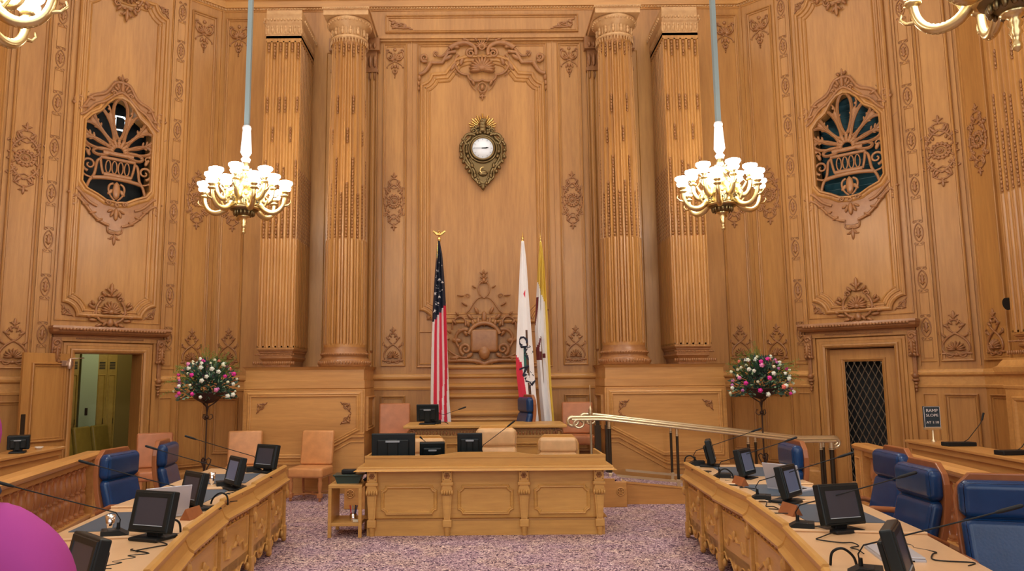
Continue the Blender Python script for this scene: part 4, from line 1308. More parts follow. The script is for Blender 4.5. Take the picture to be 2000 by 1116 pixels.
def visitor_chair(name,label,leath,group=None):
    root=thing(name,label,'chair',(0,0,0),0,group)
    c=MB(); c.rbox((0,0,.775),(.53,.085,.53),.03,3,bulge=.012)
    c.v=[(p[0],p[1]+.20+(p[2]-.5)*.16,p[2]) for p in c.v]; obj('backrest',c,leath,root)
    c=MB(); c.rbox((0,-.04,.43),(.56,.52,.15),.035,3,bulge=.018); obj('seat',c,leath,root)
    for sx in (1,-1):
        l=MB(); l.S=sx
        l.lathe([(.012,0),(.022,.02),(.02,.035),(.024,.05),(.032,.055),(.032,.12),(.02,.135),(.024,.16),(.034,.24),(.036,.28),(.026,.32),(.034,.335),(.034,.37)],12,(.235,-.25,0))
        l.box(.20,.27,-.285,-.215,.06,.12)
        obj('leg',l,M_BAL,root)
        l=MB(); l.S=sx; l.tube([(.225,.27,0),(.22,.22,.2),(.22,.20,.56)],[.018,.022,.022],6); obj('leg',l,M_BAL,root)
    s=MB(); s.tube([(-.235,-.25,.09),(-.12,-.12,.09),(0,-.06,.09),(.12,-.12,.09),(.235,-.25,.09)],.016,6); s.tube([(0,-.06,.09),(0,.1,.09),(.22,.24,.09)],.014,6); s.tube([(0,.1,.09),(-.22,.24,.09)],.014,6)
    obj('stretcher',s,M_BAL,root)
    n=MB()
    for k in range(12): n.ell((.282,-.25+.5*k/12,.36),(.006,.006,.006),5,3); n.ell((-.282,-.25+.5*k/12,.36),(.006,.006,.006),5,3)
    obj('nail_trim',n,M_BRASS,root)
    return root
BG='blue leather armchairs at the side desks'
bc=exec_chair('office_armchair','blue leather armchair behind the left desk, the nearer one',M_BLUE,True,BG)
bc.location=(-3.44,7.58,0); bc.rotation_euler=(0,0,math.radians(84))
for x,y,rz,l in ((-3.42,8.72,98,'blue leather armchair behind the left desk, the farther one, seen side on'),
                 (2.98,7.97,-95,'blue leather armchair at the far end of the right desk, before the brass rails'),
                 (3.57,7.12,-94,'second blue leather armchair behind the right desk, nearest the balustrade newel'),
                 (3.19,6.02,-93,'blue leather armchair third behind the right desk, between two others')):
    dup(bc,(x,y,0),math.radians(rz),l)
dup(bc,(3.40,4.86,0),math.radians(-16),'nearest blue leather armchair at the right edge, facing the camera')
db=dup(bc,(.45,12.24,.40),math.radians(-75),'dark blue armchair turned sideways behind the raised dais desk',None); 
if 'group' in db: del db['group']
tg='terracotta leather side chairs along the walls'
vc=visitor_chair('side_chair','orange leather side chair in front of the left pedestal, whole and facing forward',M_TERRA,tg)
vc.location=(-2.74,11.98,0); vc.rotation_euler=(0,0,math.radians(-8))
for x,y,z,rz,l in ((-3.84,12.02,0,12,'orange leather side chair behind the far end of the left desk, back only showing'),
                   (-5.10,11.75,0,30,'reddish leather side chair under the door bracket, behind the blue armchair on the left'),
                   (-1.53,12.75,.40,6,'reddish leather side chair on the dais left of the raised desk'),
                   (1.56,12.75,.40,-8,'reddish leather side chair on the dais right of the raised desk, behind the brass rail')):
    dup(vc,(x,y,z),math.radians(rz),l)
M_TERRA2=leather('reddish_leather',(.50,.19,.075),.38)
def tint(root,names,m):
    for ch_ in root.children:
        if ch_.name.split('.')[0] in names: ch_.material_slots[0].link='OBJECT'; ch_.material_slots[0].material=m
for o_ in list(bpy.data.objects):
    if o_.name.startswith('side_chair') and o_.get('label','').startswith('reddish'): tint(o_,('seat','backrest'),M_TERRA2)
c=dup(vc,(-5.15,7.88,0),math.radians(70),'brown leather chair beyond the left balustrade, cut by the left edge')
tn=exec_chair('clerk_armchair','tall tan leather armchair behind the middle of the clerk desk',M_TAN,True,'tan leather armchairs at the clerk desk')
tn.location=(.17,10.25,0.02); tn.rotation_euler=(0,0,math.radians(4))
M_FR=M_DESK
t2=exec_chair('clerk_armchair','low tan leather armchair behind the right part of the clerk desk',M_TAN,False,'tan leather armchairs at the clerk desk')
t2.location=(.98,10.2,0.0); t2.rotation_euler=(0,0,math.radians(-6))
dup(t2,(-.80,10.2,0.0),math.radians(5),'low tan leather armchair behind the monitors at the left of the clerk desk')
for ch_ in bpy.data.objects:
    if ch_.parent and ch_.parent.name.startswith('clerk_armchair') and ch_.name.startswith(('back_frame','armrest')):
        ch_.data.materials[0]=M_DESK
# chairs in the side room
ol=visitor_chair('side_chair','olive-yellow leather chair in the side room, rightmost of its row',M_OLIVE,'olive leather chairs in the side room')
p0=ML @ Vector((-.98,0,-1.95))
ol.location=p0; ol.rotation_euler=(0,0,math.radians(90))
for k,l in ((1,'olive-yellow leather chair in the side room, second from the right of its row'),(2,'olive-yellow leather chair in the side room, third from the right of its row'),(3,'olive-yellow leather chair in the side room, leftmost sliver beside the open door leaf')):
    dup(ol,(p0.x-.02*k,p0.y-.60*k,0),math.radians(90),l)

# ------------------------------------------------------------------ clerk desk
def clerk_desk():
    root=thing('clerk_desk','broad oak clerk desk with three panels and tapered pilasters in the middle of the carpet','desk',(0,9.15,0))
    b=MB(); b.box(-1.42,1.42,0,.85,.0,.17); b.box(-1.40,1.40,.03,.82,.17,.78)
    b.ring([(1.42,.85),(1.42,0),(-1.42,0),(-1.42,.85)],[(0,.165),(.01,.17),(.012,.19),(-.02,.205),(-.03,.21)],closed=False,plane='xy')
    b.ring([(1.40,.85),(1.40,.03),(-1.40,.03),(-1.40,.85)],[(0,.60),(.02,.605),(.035,.63),(.02,.64),(.02,.72),(.03,.74),(.045,.77),(.0,.78)],closed=False,plane='xy')
    obj('body',b,M_DESK,root)
    for c in (-.92,.0,.92):
        q=MB(); k=q.mark()
        q.ring(notched(c-.34,c+.34,.235,.585,.055),[(0,0),(.004,.018),(.012,.024),(.02,.018),(.03,.022),(.04,.012),(.046,.0)])
        q.apply(frame((0,.03,0),(1,0,0),(0,0,1)),k)
        obj('front_panel',q,M_DESK,root)
    for x in (-1.36,-.46,.46,1.36):
        p=MB()
        p.bbox(x-.06,x+.06,-.045,.05,.62,.77,.008)
        p.bbox(x-.075,x+.075,-.06,.05,.585,.625,.01)
        p.prism([(x-.05,.585),(x+.05,.585),(x+.075,.51),(x+.055,.485),(x-.055,.485),(x-.075,.51)],-.05,.05,'xz')
        for k in range(5): p.ell((x-.06+.03*k,-.05,.505),(.017,.02,.03),6,5)
        p.prism([(x-.058,.49),(x+.058,.49),(x+.036,.17),(x-.036,.17)],-.035,.05,'xz')
        p.prism([(x-.035,.465),(x+.035,.465),(x+.02,.20),(x-.02,.20)],-.043,-.03,'xz')
        p.bbox(x-.055,x+.055,-.05,.05,.10,.19,.01)
        p.lathe([(.03,0),(.036,.02),(.03,.04),(.04,.06),(.04,.10)],12,(x,-.005,0))
        o=obj('pilaster',p,M_DESK,root)
        r=MB()
        for k in range(6):
            a=k*PI/3; r.ell((x+.022*math.cos(a),-.048,.70+.022*math.sin(a)),(.014,.012,.014),6,4)
        r.ell((x,-.052,.70),(.01,.012,.01),6,4)
        for sx in (1,-1):
            for sz in (1,-1): r.ell((x+sx*.042,-.046,.70+sz*.042),(.008,.008,.008),5,3)
        obj('rosette',r,M_CARVE,o,label='dark carved rosette')
    t=MB(); t.bbox(-1.53,1.53,-.09,.90,.785,.81,.008); t.ring([(1.53,.90),(1.53,-.09),(-1.53,-.09),(-1.53,.90)],[(-.04,.765),(-.01,.77),(.0,.785),(.005,.80)],closed=False,plane='xy')
    obj('ledge',t,M_DESK,root)
    # upper screen with raised middle
    sc=MB()
    out=[(-1.45,.81),(1.45,.81),(1.45,.925),(.62,.925),(.48,.94),(.36,.958),(.30,.962),(-.30,.962),(-.36,.958),(-.48,.94),(-.62,.925),(-1.45,.925)]
    sc.prism(out,-.02,.015,'xz'); sc.prism([(p[0],p[1]+ (.012 if p[1]>.85 else .1)) for p in out],-.028,.022,'xz')
    for S in (1,-1):
        sc.S=S; sc.box(1.42,1.45,.0,.84,.81,.93)
    sc.S=1
    obj('privacy_screen',sc,M_DESK,root)
    w=MB(); w.box(-1.42,1.42,.02,.84,.74,.765+.045); obj('worktop',w,M_DESKT,root)
clerk_desk()
# dais platform and desk
mb=MB(); mb.box(-1.98,1.98,11.05,BY,0,.40); d_=struct('trim_5',mb,M_CARPET)
def dais():
    root=thing('dais_desk','raised wooden dais desk behind the clerk desk, carved band under its top','desk',(0,11.35,.40))
    b=MB(); b.box(-1.10,1.10,.0,.5,0,.58); b.ring([(1.1,.5),(1.1,0),(-1.1,0),(-1.1,.5)],[(0,.56),(.03,.575),(.035,.60),(.03,.61),(.03,.68),(.06,.70),(.07,.715)],closed=False,plane='xy')
    b.box(-1.12,1.12,-.02,.55,.58,.715)
    for x0,x1 in ((-1.0,-.38),(-.30,.30),(.38,1.0)):
        k=b.mark(); b.ring(rect(x0,x1,.08,.50),PAN); b.apply(frame((0,0,0),(1,0,0),(0,0,1)),k)
    obj('body',b,M_DESK,root)
    t=MB(); t.bbox(-1.22,1.22,-.12,.84,.72,.765,.01); obj('worktop',t,M_DESK,root)
    c=MB()
    for k in range(44):
        x=-1.10+2.2*(k+.5)/44; c.ell((x,-.045,.645),(.018,.016,.032),6,4)
    for k in range(88): c.box(-1.12+2.24*k/88,-1.12+2.24*(k+.55)/88,-.075,-.03,.69,.705)
    for S in (1,-1):
        c.S=S
        c.tube([(1.10+.06*math.cos(a*.6),-.04,.64+.05*math.sin(a*.6)) for a in range(9)],.016,6)
    c.S=1
    obj('carved_band',c,M_CARVE,root,label='dark carved frieze band')
dais()

# ------------------------------------------------------------------ side desks
DP=[(2.34,8.95),(2.25,7.45),(2.24,6.55),(2.10,5.42),(1.88,4.33),(1.50,3.2)]
DZ=[.815,.80,.78,.76,.745]          # tabletop height of each bay
def side_desk(S):
    sd='left' if S<0 else 'right'
    root=thing('council_desk','long curved oak council desk running along the %s side with carved front bays'%sd,'desk',(0,0,0),0,None)
    def nrm(i):
        def e(a,b):
            d=(Vector(b)-Vector(a)).normalized(); return Vector((-d.y,d.x))
        if i==0: v=e(DP[0],DP[1])
        elif i==len(DP)-1: v=e(DP[-2],DP[-1])
        else: v=(e(DP[i-1],DP[i])+e(DP[i],DP[i+1])).normalized()
        return v
    N=[nrm(i) for i in range(len(DP))]   # for a path coming towards the camera this points to +x (outer)
    N[0]=Vector((1,0.12)).normalized()
    for i in range(len(DP)-1):
        a=Vector(DP[i]); b=Vector(DP[i+1]); na,nb=N[i],N[i+1]; zt=DZ[i]
        # front frame: origin a, along to b
        L=(b-a).length; d=(b-a)/L
        wd=.94
        t=MB(); t.S=S
        def q(p,n,o): return (p.x+n.x*o,p.y+n.y*o)
        t.prism([q(a,na,.03),q(b,nb,.03),q(b,nb,wd),q(a,na,wd)],zt-.03,zt)
        # moulded step edge at the near end of the bay
        if i<len(DP)-1:
            e1=Vector(q(b,nb,.05)); e2=Vector(q(b,nb,wd)); 
            for dz,rr in ((-.006,.010),(-.026,.012)): t.tube([(e1.x,e1.y,zt+dz),(e2.x,e2.y,zt+dz)],rr,6)
        obj('worktop',t,M_DESKT,root)
        fr=MB(); fr.S=S
        for sgn,o0,o1,z0,z1 in ((1,0,.06,.16,zt-.03),):
            fr.prism([q(a,na,.03),q(b,nb,.03),q(b,nb,.09),q(a,na,.09)],.16,zt-.02)
        # rear modesty rail + end
        rr_=MB(); rr_.S=S; rr_.prism([q(a,na,wd-.03),q(b,nb,wd-.03),q(b,nb,wd),q(a,na,wd)],zt-.10,zt-.03); obj('rear_rail',rr_,M_DESK,root)
        # moulded lip
        pr=[(.03,zt-.16),(-.0,zt-.155),(-.035,zt-.145),(-.045,zt-.12),(-.02,zt-.105),(-.005,zt-.09),(.02,zt-.03),(.005,zt+.0),(-.005,zt+.03),(.01,zt+.045),(.04,zt+.045),(.045,zt+.0),(.05,zt-.02)]
        k=len(pr); vs=[]
        for p,n in ((a,na),(b,nb)):
            for o,z in pr: vs.append((p.x+n.x*o,p.y+n.y*o,z))
        fs=[(j,j+1,k+j+1,k+j) for j in range(k-1)]+[tuple(range(k)),tuple(range(k,2*k))[::-1]]
        fr.add(vs,fs)
        obj('front_rail',fr,M_DESK,root)
        # front panel and scalloped skirt, in the local frame of the bay
        def loc(m,off=.03):
            A=Vector((a.x+na.x*off,a.y+na.y*off)); B=Vector((b.x+nb.x*off,b.y+nb.y*off)); D=(B-A); LL=D.length; D/=LL
            return A,D,LL
        A,D,LL=loc(0)
        U=(D.x,D.y,0)
        MX=frame((A.x,A.y,0),U,(0,0,1))
        W=Vector(MX.to_3x3().col[2]); 
        flip = W.x>0      # make the relief point to the aisle (-x)
        def place(bm,k):
            # local w>0 must point to -x (aisle)
            for j in range(k,len(bm.v)):
                x,y,z=bm.v[j]
                if flip: z=-z
                p=MX@Vector((x,y,z)); bm.v[j]=(p.x*S,p.y,p.z)
        nb_=2 if LL>1.3 else 1
        for h in range(nb_):
            u0=LL*h/nb_; u1=LL*(h+1)/nb_
            pn=MB(); k=0
            pts=[(u0+.12,.66-.0),(u1-.12,.66)]
            m=(u0+u1)/2
            zt2=zt-.21
            wv=[(u0+.13,.30),(u0+.13+.12,.28),(m-.16,.36),(m-.05,.345),(m,.39),(m+.05,.345),(m+.16,.36),(u1-.25,.28),(u1-.13,.30)]
            pn.ring(wv+[(u1-.13,zt2),(u0+.13,zt2)],[(0,0),(.004,.014),(.014,.018),(.026,.012),(.03,0)])
            leaf(pn,m,.36,PI/2,.10,.04,.02,.01)
            # skirt
            sk=[(u0+.05,.20)]
            for c0,c1,dp in ((u0+.05,m-.28,.05),(m-.28,m-.10,.0),(m-.10,m+.10,-.04),(m+.10,m+.28,.0),(m+.28,u1-.05,.05)):
                for s_ in range(1,7):
                    tt=s_/6; sk.append((c0+(c1-c0)*tt,.11+dp*.6+ (.05 if dp>=0 else -.02)*math.sin(PI*tt)))
            sk=[(u0+.02,.05),(u0+.07,.06)]+sk[1:-1]+[(u1-.07,.06),(u1-.02,.05)]
            poly=sk+[(u1-.02,.24),(u0+.02,.24)]
            nn=len(poly); vs=[(x,y,0) for x,y in poly]+[(x,y,-.03) for x,y in poly]
            pn.add(vs,[(j,(j+1)%nn,nn+(j+1)%nn,nn+j) for j in range(nn)])
            for j in range(len(sk)-1):
                x0,y0=sk[j];x1,y1=sk[j+1]
                pn.add([(x0,y0,0),(x1,y1,0),(x1,.24,0),(x0,.24,0)],[(0,1,2,3)])
            pn.tube([(x,y+.008,.004) for x,y in sk],.009,5)
            pn.ell((m,.13,.01),(.03,.03,.02),8,5); pn.ell((u0+.12,.10,.01),(.03,.04,.02),8,5); pn.ell((u1-.12,.10,.01),(.03,.04,.02),8,5)
            place(pn,0); obj('front_panel',pn,M_DESK,root)
            cv=MB()
            zc=zt-.185
            nn=int((u1-u0-.24)/.11)
            for j in range(nn):
                x=u0+.12+(u1-u0-.24)*(j+.5)/nn
                leaf(cv,x,zc,.5,.05,.02,.016); leaf(cv,x,zc,PI+.5,.05,.02,.016); leaf(cv,x,zc,2.2,.035,.015,.014); cv.ell((x+.045,zc-.005,0),(.009,.009,.009),5,3)
            place(cv,0); obj('carved_frieze',cv,M_CARVE,root,label='dark carved leaf frieze')
            for x in ((u0+.045,) if (h<nb_-1 or i<len(DP)-2) else (u0+.045,u1-.045)):
                pp=MB()
                pp.bbox(x-.03,x+.03,.16,zt-.16,0,.035,.006); pp.bbox(x-.045,x+.045,zt-.24,zt-.16,0,.05,.006)
                pp.bbox(x-.04,x+.04,.03,.18,0,.045,.01)
                leaf(pp,x,.60,-PI/2,.12,.045,.03,.04)
                pp.ell((x,.56,.05),(.022,.022,.02),6,4); pp.ell((x,.03,.02),(.03,.03,.03),8,5)
                place(pp,0); obj('pilaster',pp,M_DESK,root)
    # far end panel
    a=Vector(DP[0]); n=N[0]; e=MB(); e.S=S
    e.prism([(a.x+n.x*.02,a.y+n.y*.02),(a.x+n.x*.95,a.y+n.y*.95),(a.x+n.x*.95,a.y+n.y*.95-.03),(a.x+n.x*.02,a.y-.03)],.03,.80)
    obj('end_panel',e,M_DESK,root)
    a=Vector(DP[-1]); n=N[-1]; e=MB(); e.S=S
    e.prism([(a.x+n.x*.04,a.y+n.y*.04),(a.x+n.x*.95,a.y+n.y*.95),(a.x+n.x*.95,a.y+n.y*.95+.03),(a.x+n.x*.04,a.y+n.y*.04+.03)],.03,.70)
    obj('end_panel',e,M_DESK,root)
    return root
side_desk(-1); side_desk(1)

# ------------------------------------------------------------------ balustrades
def balustrade(S,A,B,label):
    A=Vector(A);B=Vector(B);D=(B-A);L=D.length;D/=L
    root=thing('balustrade',label,'balustrade',(A.x,A.y,0),math.atan2(D.y,D.x))
    t=MB(); t.prism([(-.11,.93),(-.12,.95),(-.125,.975),(-.11,.985),(-.07,1.0),(.07,1.0),(.11,.985),(.125,.975),(.12,.95),(.11,.93),(.07,.92),(.07,.865),(-.07,.865),(-.07,.92)],-.08,L,'yz'); obj('handrail',t,M_BAL if False else M_OAKH,root)
    b=MB(); b.prism([(-.10,0),(-.10,.20),(-.08,.23),(-.075,.26),(.075,.26),(.08,.23),(.10,.20),(.10,0)],0,L,'yz'); b.box(0,L,-.09,.09,.25,.285); obj('plinth',b,M_OAKH,root)
    n=MB(); n.bbox(-.07,.20,-.10,.10,.0,.94,.01)
    for s in (1,-1):
        k=n.mark(); n.ring(rect(-.03,.16,.32,.84),[(0,0),(.004,.012),(.012,.014),(.02,0)]); n.apply(frame((0 if s<0 else 0.13,s*.10,0),(1 if s<0 else -1,0,0),(0,0,1)),k)
    n.bbox(-.09,.22,-.12,.12,0,.26,.012)
    obj('newel_post',n,M_OAKH,root)
    st=.182
    m=int((L-.35)/st)
    first=None
    prof=[(r_*.9,z_) for r_,z_ in [(.034,.285),(.042,.30),(.042,.325),(.028,.335),(.030,.355),(.044,.42),(.050,.47),(.046,.515),(.024,.548),(.036,.558),(.038,.570),(.024,.582),(.046,.615),(.050,.66),(.043,.71),(.027,.775),(.026,.80),(.036,.81),(.036,.825),(.028,.83),(.028,.845)]]
    for k in range(m):
        if first is None:
            x=MB(); x.lathe(prof,14); x.bbox(-.04,.04,-.04,.04,.845,.868,.004); x.bbox(-.043,.043,-.043,.043,.28,.30,.004)
            o=obj('baluster',x,M_BAL,root); first=o
        else:
            o=first.copy(); COL.objects.link(o)
        o.location=(.30+k*st,0,0)
    return root
balustrade(-1,(-4.86,9.35),(-3.95,5.0),'oak balustrade with turned balusters on the left, behind the blue armchair')
balustrade(1,(4.80,9.60),(4.02,4.4),'oak balustrade with turned balusters on the right, behind three blue armchairs')
# counters beyond the balustrades
def counter(S,A,B,label):
    A=Vector(A);B=Vector(B);D=(B-A);L=D.length;D/=L
    root=thing('press_counter',label,'counter',(A.x,A.y,0),math.atan2(D.y,D.x))
    t=MB(); t.bbox(0,L,-.20,.20,.945,.985,.01); t.bbox(.03,L-.03,-.17,.17,.87,.945,.01); obj('worktop',t,M_OAKH,root)
    b=MB(); b.box(.06,L-.06,-.14,.14,0,.87); obj('body',b,M_OAKH,root)
counter(-1,(-5.92,10.3),(-5.60,6.6),'narrow wooden counter beyond the left balustrade')
counter(1,(5.92,10.3),(5.60,6.6),'narrow wooden counter beyond the right balustrade')
# ------------------------------------------------------------------ desk equipment (front towards local -Y)
def monitor(label,W=.33,H=.27,thick=.06,tilt=.22,rear=False,group=None):
    root=thing('monitor',label,'monitor',(0,0,0),0,group)
    k=MB()
    z0=.045
    k.rbox((0,0,H/2),(W,thick,H),.010,2,smooth=False)
    # bezel frame around the recessed screen
    f=-thick/2
    q=k.mark(); k.ring(rect(-W/2+.012,W/2-.012,.012,H-.012),[(0,0),(.004,.006),(.03,.006),(.038,-.004)]); k.apply(frame((0,f,0),(1,0,0),(0,0,1)),q)
    if rear:
        k.bbox(-W*.36,W*.36,thick/2,thick/2+.04,H*.12,H*.78,.012); k.bbox(-W*.12,W*.12,thick/2+.03,thick/2+.07,0,H*.80,.01)
    else:
        k.bbox(-W*.30,W*.30,thick/2,thick/2+.035,.05,H-.06,.012)
    R=Matrix.Translation((0,0,z0)) @ Matrix.Rotation(-tilt,4,'X')
    k.apply(R); obj('housing',k,M_BEZEL,root)
    s=MB(); s.box(-W/2+.045,W/2-.045,f-.002,f+.006,.05,H-.04); s.apply(R); obj('screen',s,M_SCREEN,root)
    g=MB(); g.box(-W/2+.045,W/2-.045,f-.007,f-.002,.044,.049)
    if rear: g.box(-W*.16,W*.16,thick/2+.07,thick/2+.075,H*.70,H*.77)
    g.apply(R); obj('bright_edge',g,mat('painted_edge_highlight',(.35,.42,.48),.3),root,label='painted highlight strip under the screen')  # edge highlight painted on as a pale strip
    b=MB(); b.rbox((0,.04,.012),(W*.72,.22,.022),.01,2,smooth=False); b.bbox(-.05,.05,.02,.07,.01,.12,.01); obj('stand',b,M_BLACK,root)
    return root
def mic(label,reach=.42,rise=.34,group=None,head=.10,base=True):
    """gooseneck leaning towards local -Y"""
    root=thing('gooseneck_microphone',label,'microphone',(0,0,0),0,group)
    if base:
        b=MB(); b.prism([(-.09,0),(.09,0),(.09,.02),(.03,.055),(-.09,.055)],-.07,.07,'yz'); b.bbox(-.05,.05,-.05,.03,.05,.058,.003)
        obj('base',b,M_BLACK,root)
    p=[(0,.02,.04),(0,.03,.12),(0,.0,.17),(0,-reach*.35,rise*.62),(0,-reach*.8,rise*.88),(0,-reach,rise)]
    s=MB(); s.tube([(0,.02,.03),(0,.02,.10)],[.014,.011],8); s.tube(p,.0045,6); obj('neck',s,M_BLACK,root)
    h=MB(); d=Vector((0,-reach*.2,rise*.12)).normalized(); a=Vector(p[-1]); h.tube([a-d*.03,a,a+d*head*.9,a+d*head],[.007,.011,.011,.006],8); obj('head',h,M_BLACK,root)
    return root
def laptop(label,open_=True):
    root=thing('laptop',label,'laptop',(0,0,0))
    b=MB(); b.rbox((0,0,.013),(.35,.25,.024),.008,2,smooth=False); obj('base',b,M_SILVER,root)
    k=MB()
    if open_:
        for r_ in range(5):
            for c_ in range(12): k.box(-.14+c_*.0235,-.14+c_*.0235+.019,-.02+r_*.022,-.02+r_*.022+.018,.0245,.027)
    else:
        for i in range(3): k.box(-.176,-.174,-.06+i*.035,-.04+i*.035,.008,.016)
    obj('keys' if open_ else 'ports',k,M_BLACK,root)
    l=MB(); l.rbox((0,0,.12),(.35,.010,.24),.004,1,smooth=False)
    if open_: l.apply(Matrix.Translation((0,.12,.02)) @ Matrix.Rotation(-.30,4,'X'))
    else: l.apply(Matrix.Translation((0,-.12,.030)) @ Matrix.Rotation(-PI/2,4,'X') )
    o=obj('lid',l,M_SILVER,root)
    if open_:
        s=MB(); s.box(-.16,.16,-.007,-.005,.015,.225); s.apply(Matrix.Translation((0,.12,.02)) @ Matrix.Rotation(-.30,4,'X')); obj('screen',s,M_SCREEN,o)
    return root
def blotter(label,x,y,z,rz,w=.78,d=.56):
    m=MB(); m.rbox((0,0,.003),(w,d,.006),.003,1,smooth=False); o=obj('desk_blotter',m,M_PAD); o.location=(x,y,z); o.rotation_euler=(0,0,math.radians(rz)); tag(o,label,'desk pad','slate blotters on the side desks'); return o
def nameplate(label,x,y,z,rz):
    m=MB(); m.prism([(-.045,0),(.045,0),(0,.085)],-.10,.10,'yz'); o=obj('nameplate_block',m,M_CHERRY); o.location=(x,y,z); o.rotation_euler=(0,0,math.radians(rz)); tag(o,label,'nameplate')
    return o
def cup(label,x,y,z):
    m=MB(); m.lathe([(.034,0),(.036,.004),(.012,.014),(.012,.022),(.026,.035),(.036,.13),(.034,.13),(.024,.04),(.004,.036)],20); o=obj('steel_goblet',m,M_STEEL); o.location=(x,y,z); tag(o,label,'goblet'); return o
def cable(label,pts,r=.004):
    # smooth the loose points
    P=[Vector(p) for p in pts]; out=[]
    for i in range(len(P)-1):
        p0=P[max(i-1,0)];p1=P[i];p2=P[i+1];p3=P[min(i+2,len(P)-1)]
        for t in range(6):
            t/=6; out.append(.5*((2*p1)+(p2-p0)*t+(2*p0-5*p1+4*p2-p3)*t*t+(3*p1-p0-3*p2+p3)*t**3))
    out.append(P[-1])
    m=MB(); m.tube(out,r,5); o=obj('cable',m,M_BLACK); tag(o,label,'cable'); return o
rnd=random.Random(3)
mg='touchscreen monitors on the side desks'
m0=monitor('black touchscreen monitor on the right desk nearest its far end, almost edge on',group=mg)
m0.location=(2.66,8.85,.815); m0.rotation_euler=(0,0,math.radians(72))
# facing direction: rz rotates local -Y ; monitors on the right desk face the seats (+X) and a little to the camera
for x,y,z,rz,sc,l in ((2.70,7.82,.80,50,1,'black touchscreen monitor on the right desk, second from the far end, beside the open laptop'),
      (2.62,6.52,.78,47,1,'black touchscreen monitor on the right desk behind the open laptop, third from the far end'),
      (2.52,5.40,.76,16,1.05,'large facing touchscreen monitor on the right desk in front of two blue armchairs'),
      (2.18,4.02,.745,56,1.05,'nearest black monitor on the right desk, cut by the bottom edge over a closed laptop'),
      (-2.50,8.60,.815,-32,1,'black touchscreen monitor on the left desk closest to the clerk desk'),
      (-2.47,7.42,.80,-52,1,'black touchscreen monitor on the left desk, second from the far end, bright blue screen'),
      (-2.47,6.38,.78,-42,1,'black touchscreen monitor on the left desk behind the silver laptop lid'),
      (-2.33,5.32,.76,-20,1.05,'large facing touchscreen monitor on the left desk in front of the blue armchair'),
      (-2.06,3.90,.745,-42,1.05,'nearest black monitor on the left desk, beside the magenta shoulder, cut by the bottom edge')):
    o=dup(m0,(x,y,z),math.radians(rz),l); o.scale=(sc,sc,sc)
M_SCREENB=mat('lit_blue_screen',(.13,.17,.29),.3)
for o_ in list(bpy.data.objects):
    if o_.name.startswith('monitor') and any(t_ in o_.get('label','') for t_ in ('second from the far end','third from the far end')): tint(o_,('screen',),M_SCREENB)
kg='gooseneck microphones on the side desks'
k0=mic('gooseneck microphone on the left desk in front of the nearer blue armchair',.66,.40,kg)
k0.location=(-2.62,5.42,.76); k0.rotation_euler=(0,0,math.radians(-66))
for x,y,z,rz,l in ((-2.66,6.55,.78,-62,'gooseneck microphone on the left desk in front of the farther blue armchair'),
      (-2.60,7.62,.80,-66,'gooseneck microphone on the left desk, tip before the flower stand'),
      (-2.66,8.72,.815,-64,'gooseneck microphone on the left desk, farthest, tip before an orange chair'),
      (2.50,8.98,.815,80,'gooseneck microphone on the right desk, farthest from the camera'),
      (2.46,7.92,.80,74,'gooseneck microphone on the right desk crossing the second monitor'),
      (2.38,6.62,.78,68,'gooseneck microphone on the right desk crossing the third monitor and blue armchair'),
      (2.26,5.50,.76,66,'gooseneck microphone on the right desk beside the large facing monitor'),
      (2.10,4.28,.745,64,'nearest gooseneck microphone on the right desk, tip over a blue armchair'),):
    dup(k0,(x,y,z),math.radians(rz),l)
lp=laptop('open silver laptop on the right desk between two monitors, lid back showing'); lp.location=(2.86,7.12,.80); lp.rotation_euler=(0,0,math.radians(128))
o=copy_tree(lp); o.location=(-2.60,6.12,.78); o.rotation_euler=(0,0,math.radians(-140)); o['label']='open silver laptop on the left desk, lid back towards the aisle'
l2=laptop('closed silver laptop lying on the blotter of the right desk',False); l2.location=(2.50,4.72,.752); l2.rotation_euler=(0,0,math.radians(78))
for l,x,y,z,rz in (('slate desk blotter at the far end of the right desk',2.86,8.35,.815,84),('slate desk blotter under the open laptop on the right desk',2.76,7.12,.80,88),('slate desk blotter behind the wooden nameplate on the right desk',2.70,6.02,.78,84),('slate desk blotter under the closed laptop, nearest on the right desk',2.54,4.88,.745,80),
      ('slate desk blotter at the far end of the left desk',-2.76,8.10,.815,96),('slate desk blotter by the goblet on the left desk',-2.74,7.00,.80,92),('slate desk blotter beside the silver laptop on the left desk',-2.76,5.92,.78,96),('nearest slate desk blotter on the left desk beside the large monitor',-2.50,4.86,.745,100)):
    blotter(l,x,y,z,rz)
nameplate('wooden wedge nameplate on the right desk by the second monitor',2.48,7.42,.80,98)
nameplate('wooden wedge nameplate on the right desk by the large facing monitor',2.38,5.98,.78,100)
nameplate('wooden wedge nameplate on the left desk beside the silver laptop',-2.31,6.02,.78,-100)
cup('steel goblet on the left desk beside the large facing monitor',-2.72,5.55,.76)
cup('steel goblet on the left desk, farther, before the orange chair',-2.76,7.68,.80)
def mess(S,x,y,z,label,n=1):
    pts=[]
    for k in range(9): pts.append((x+rnd.uniform(-.10,.10),y+.30-.075*k+rnd.uniform(-.05,.05),z+.006+rnd.uniform(0,.012)))
    cable(label,pts,.0042)
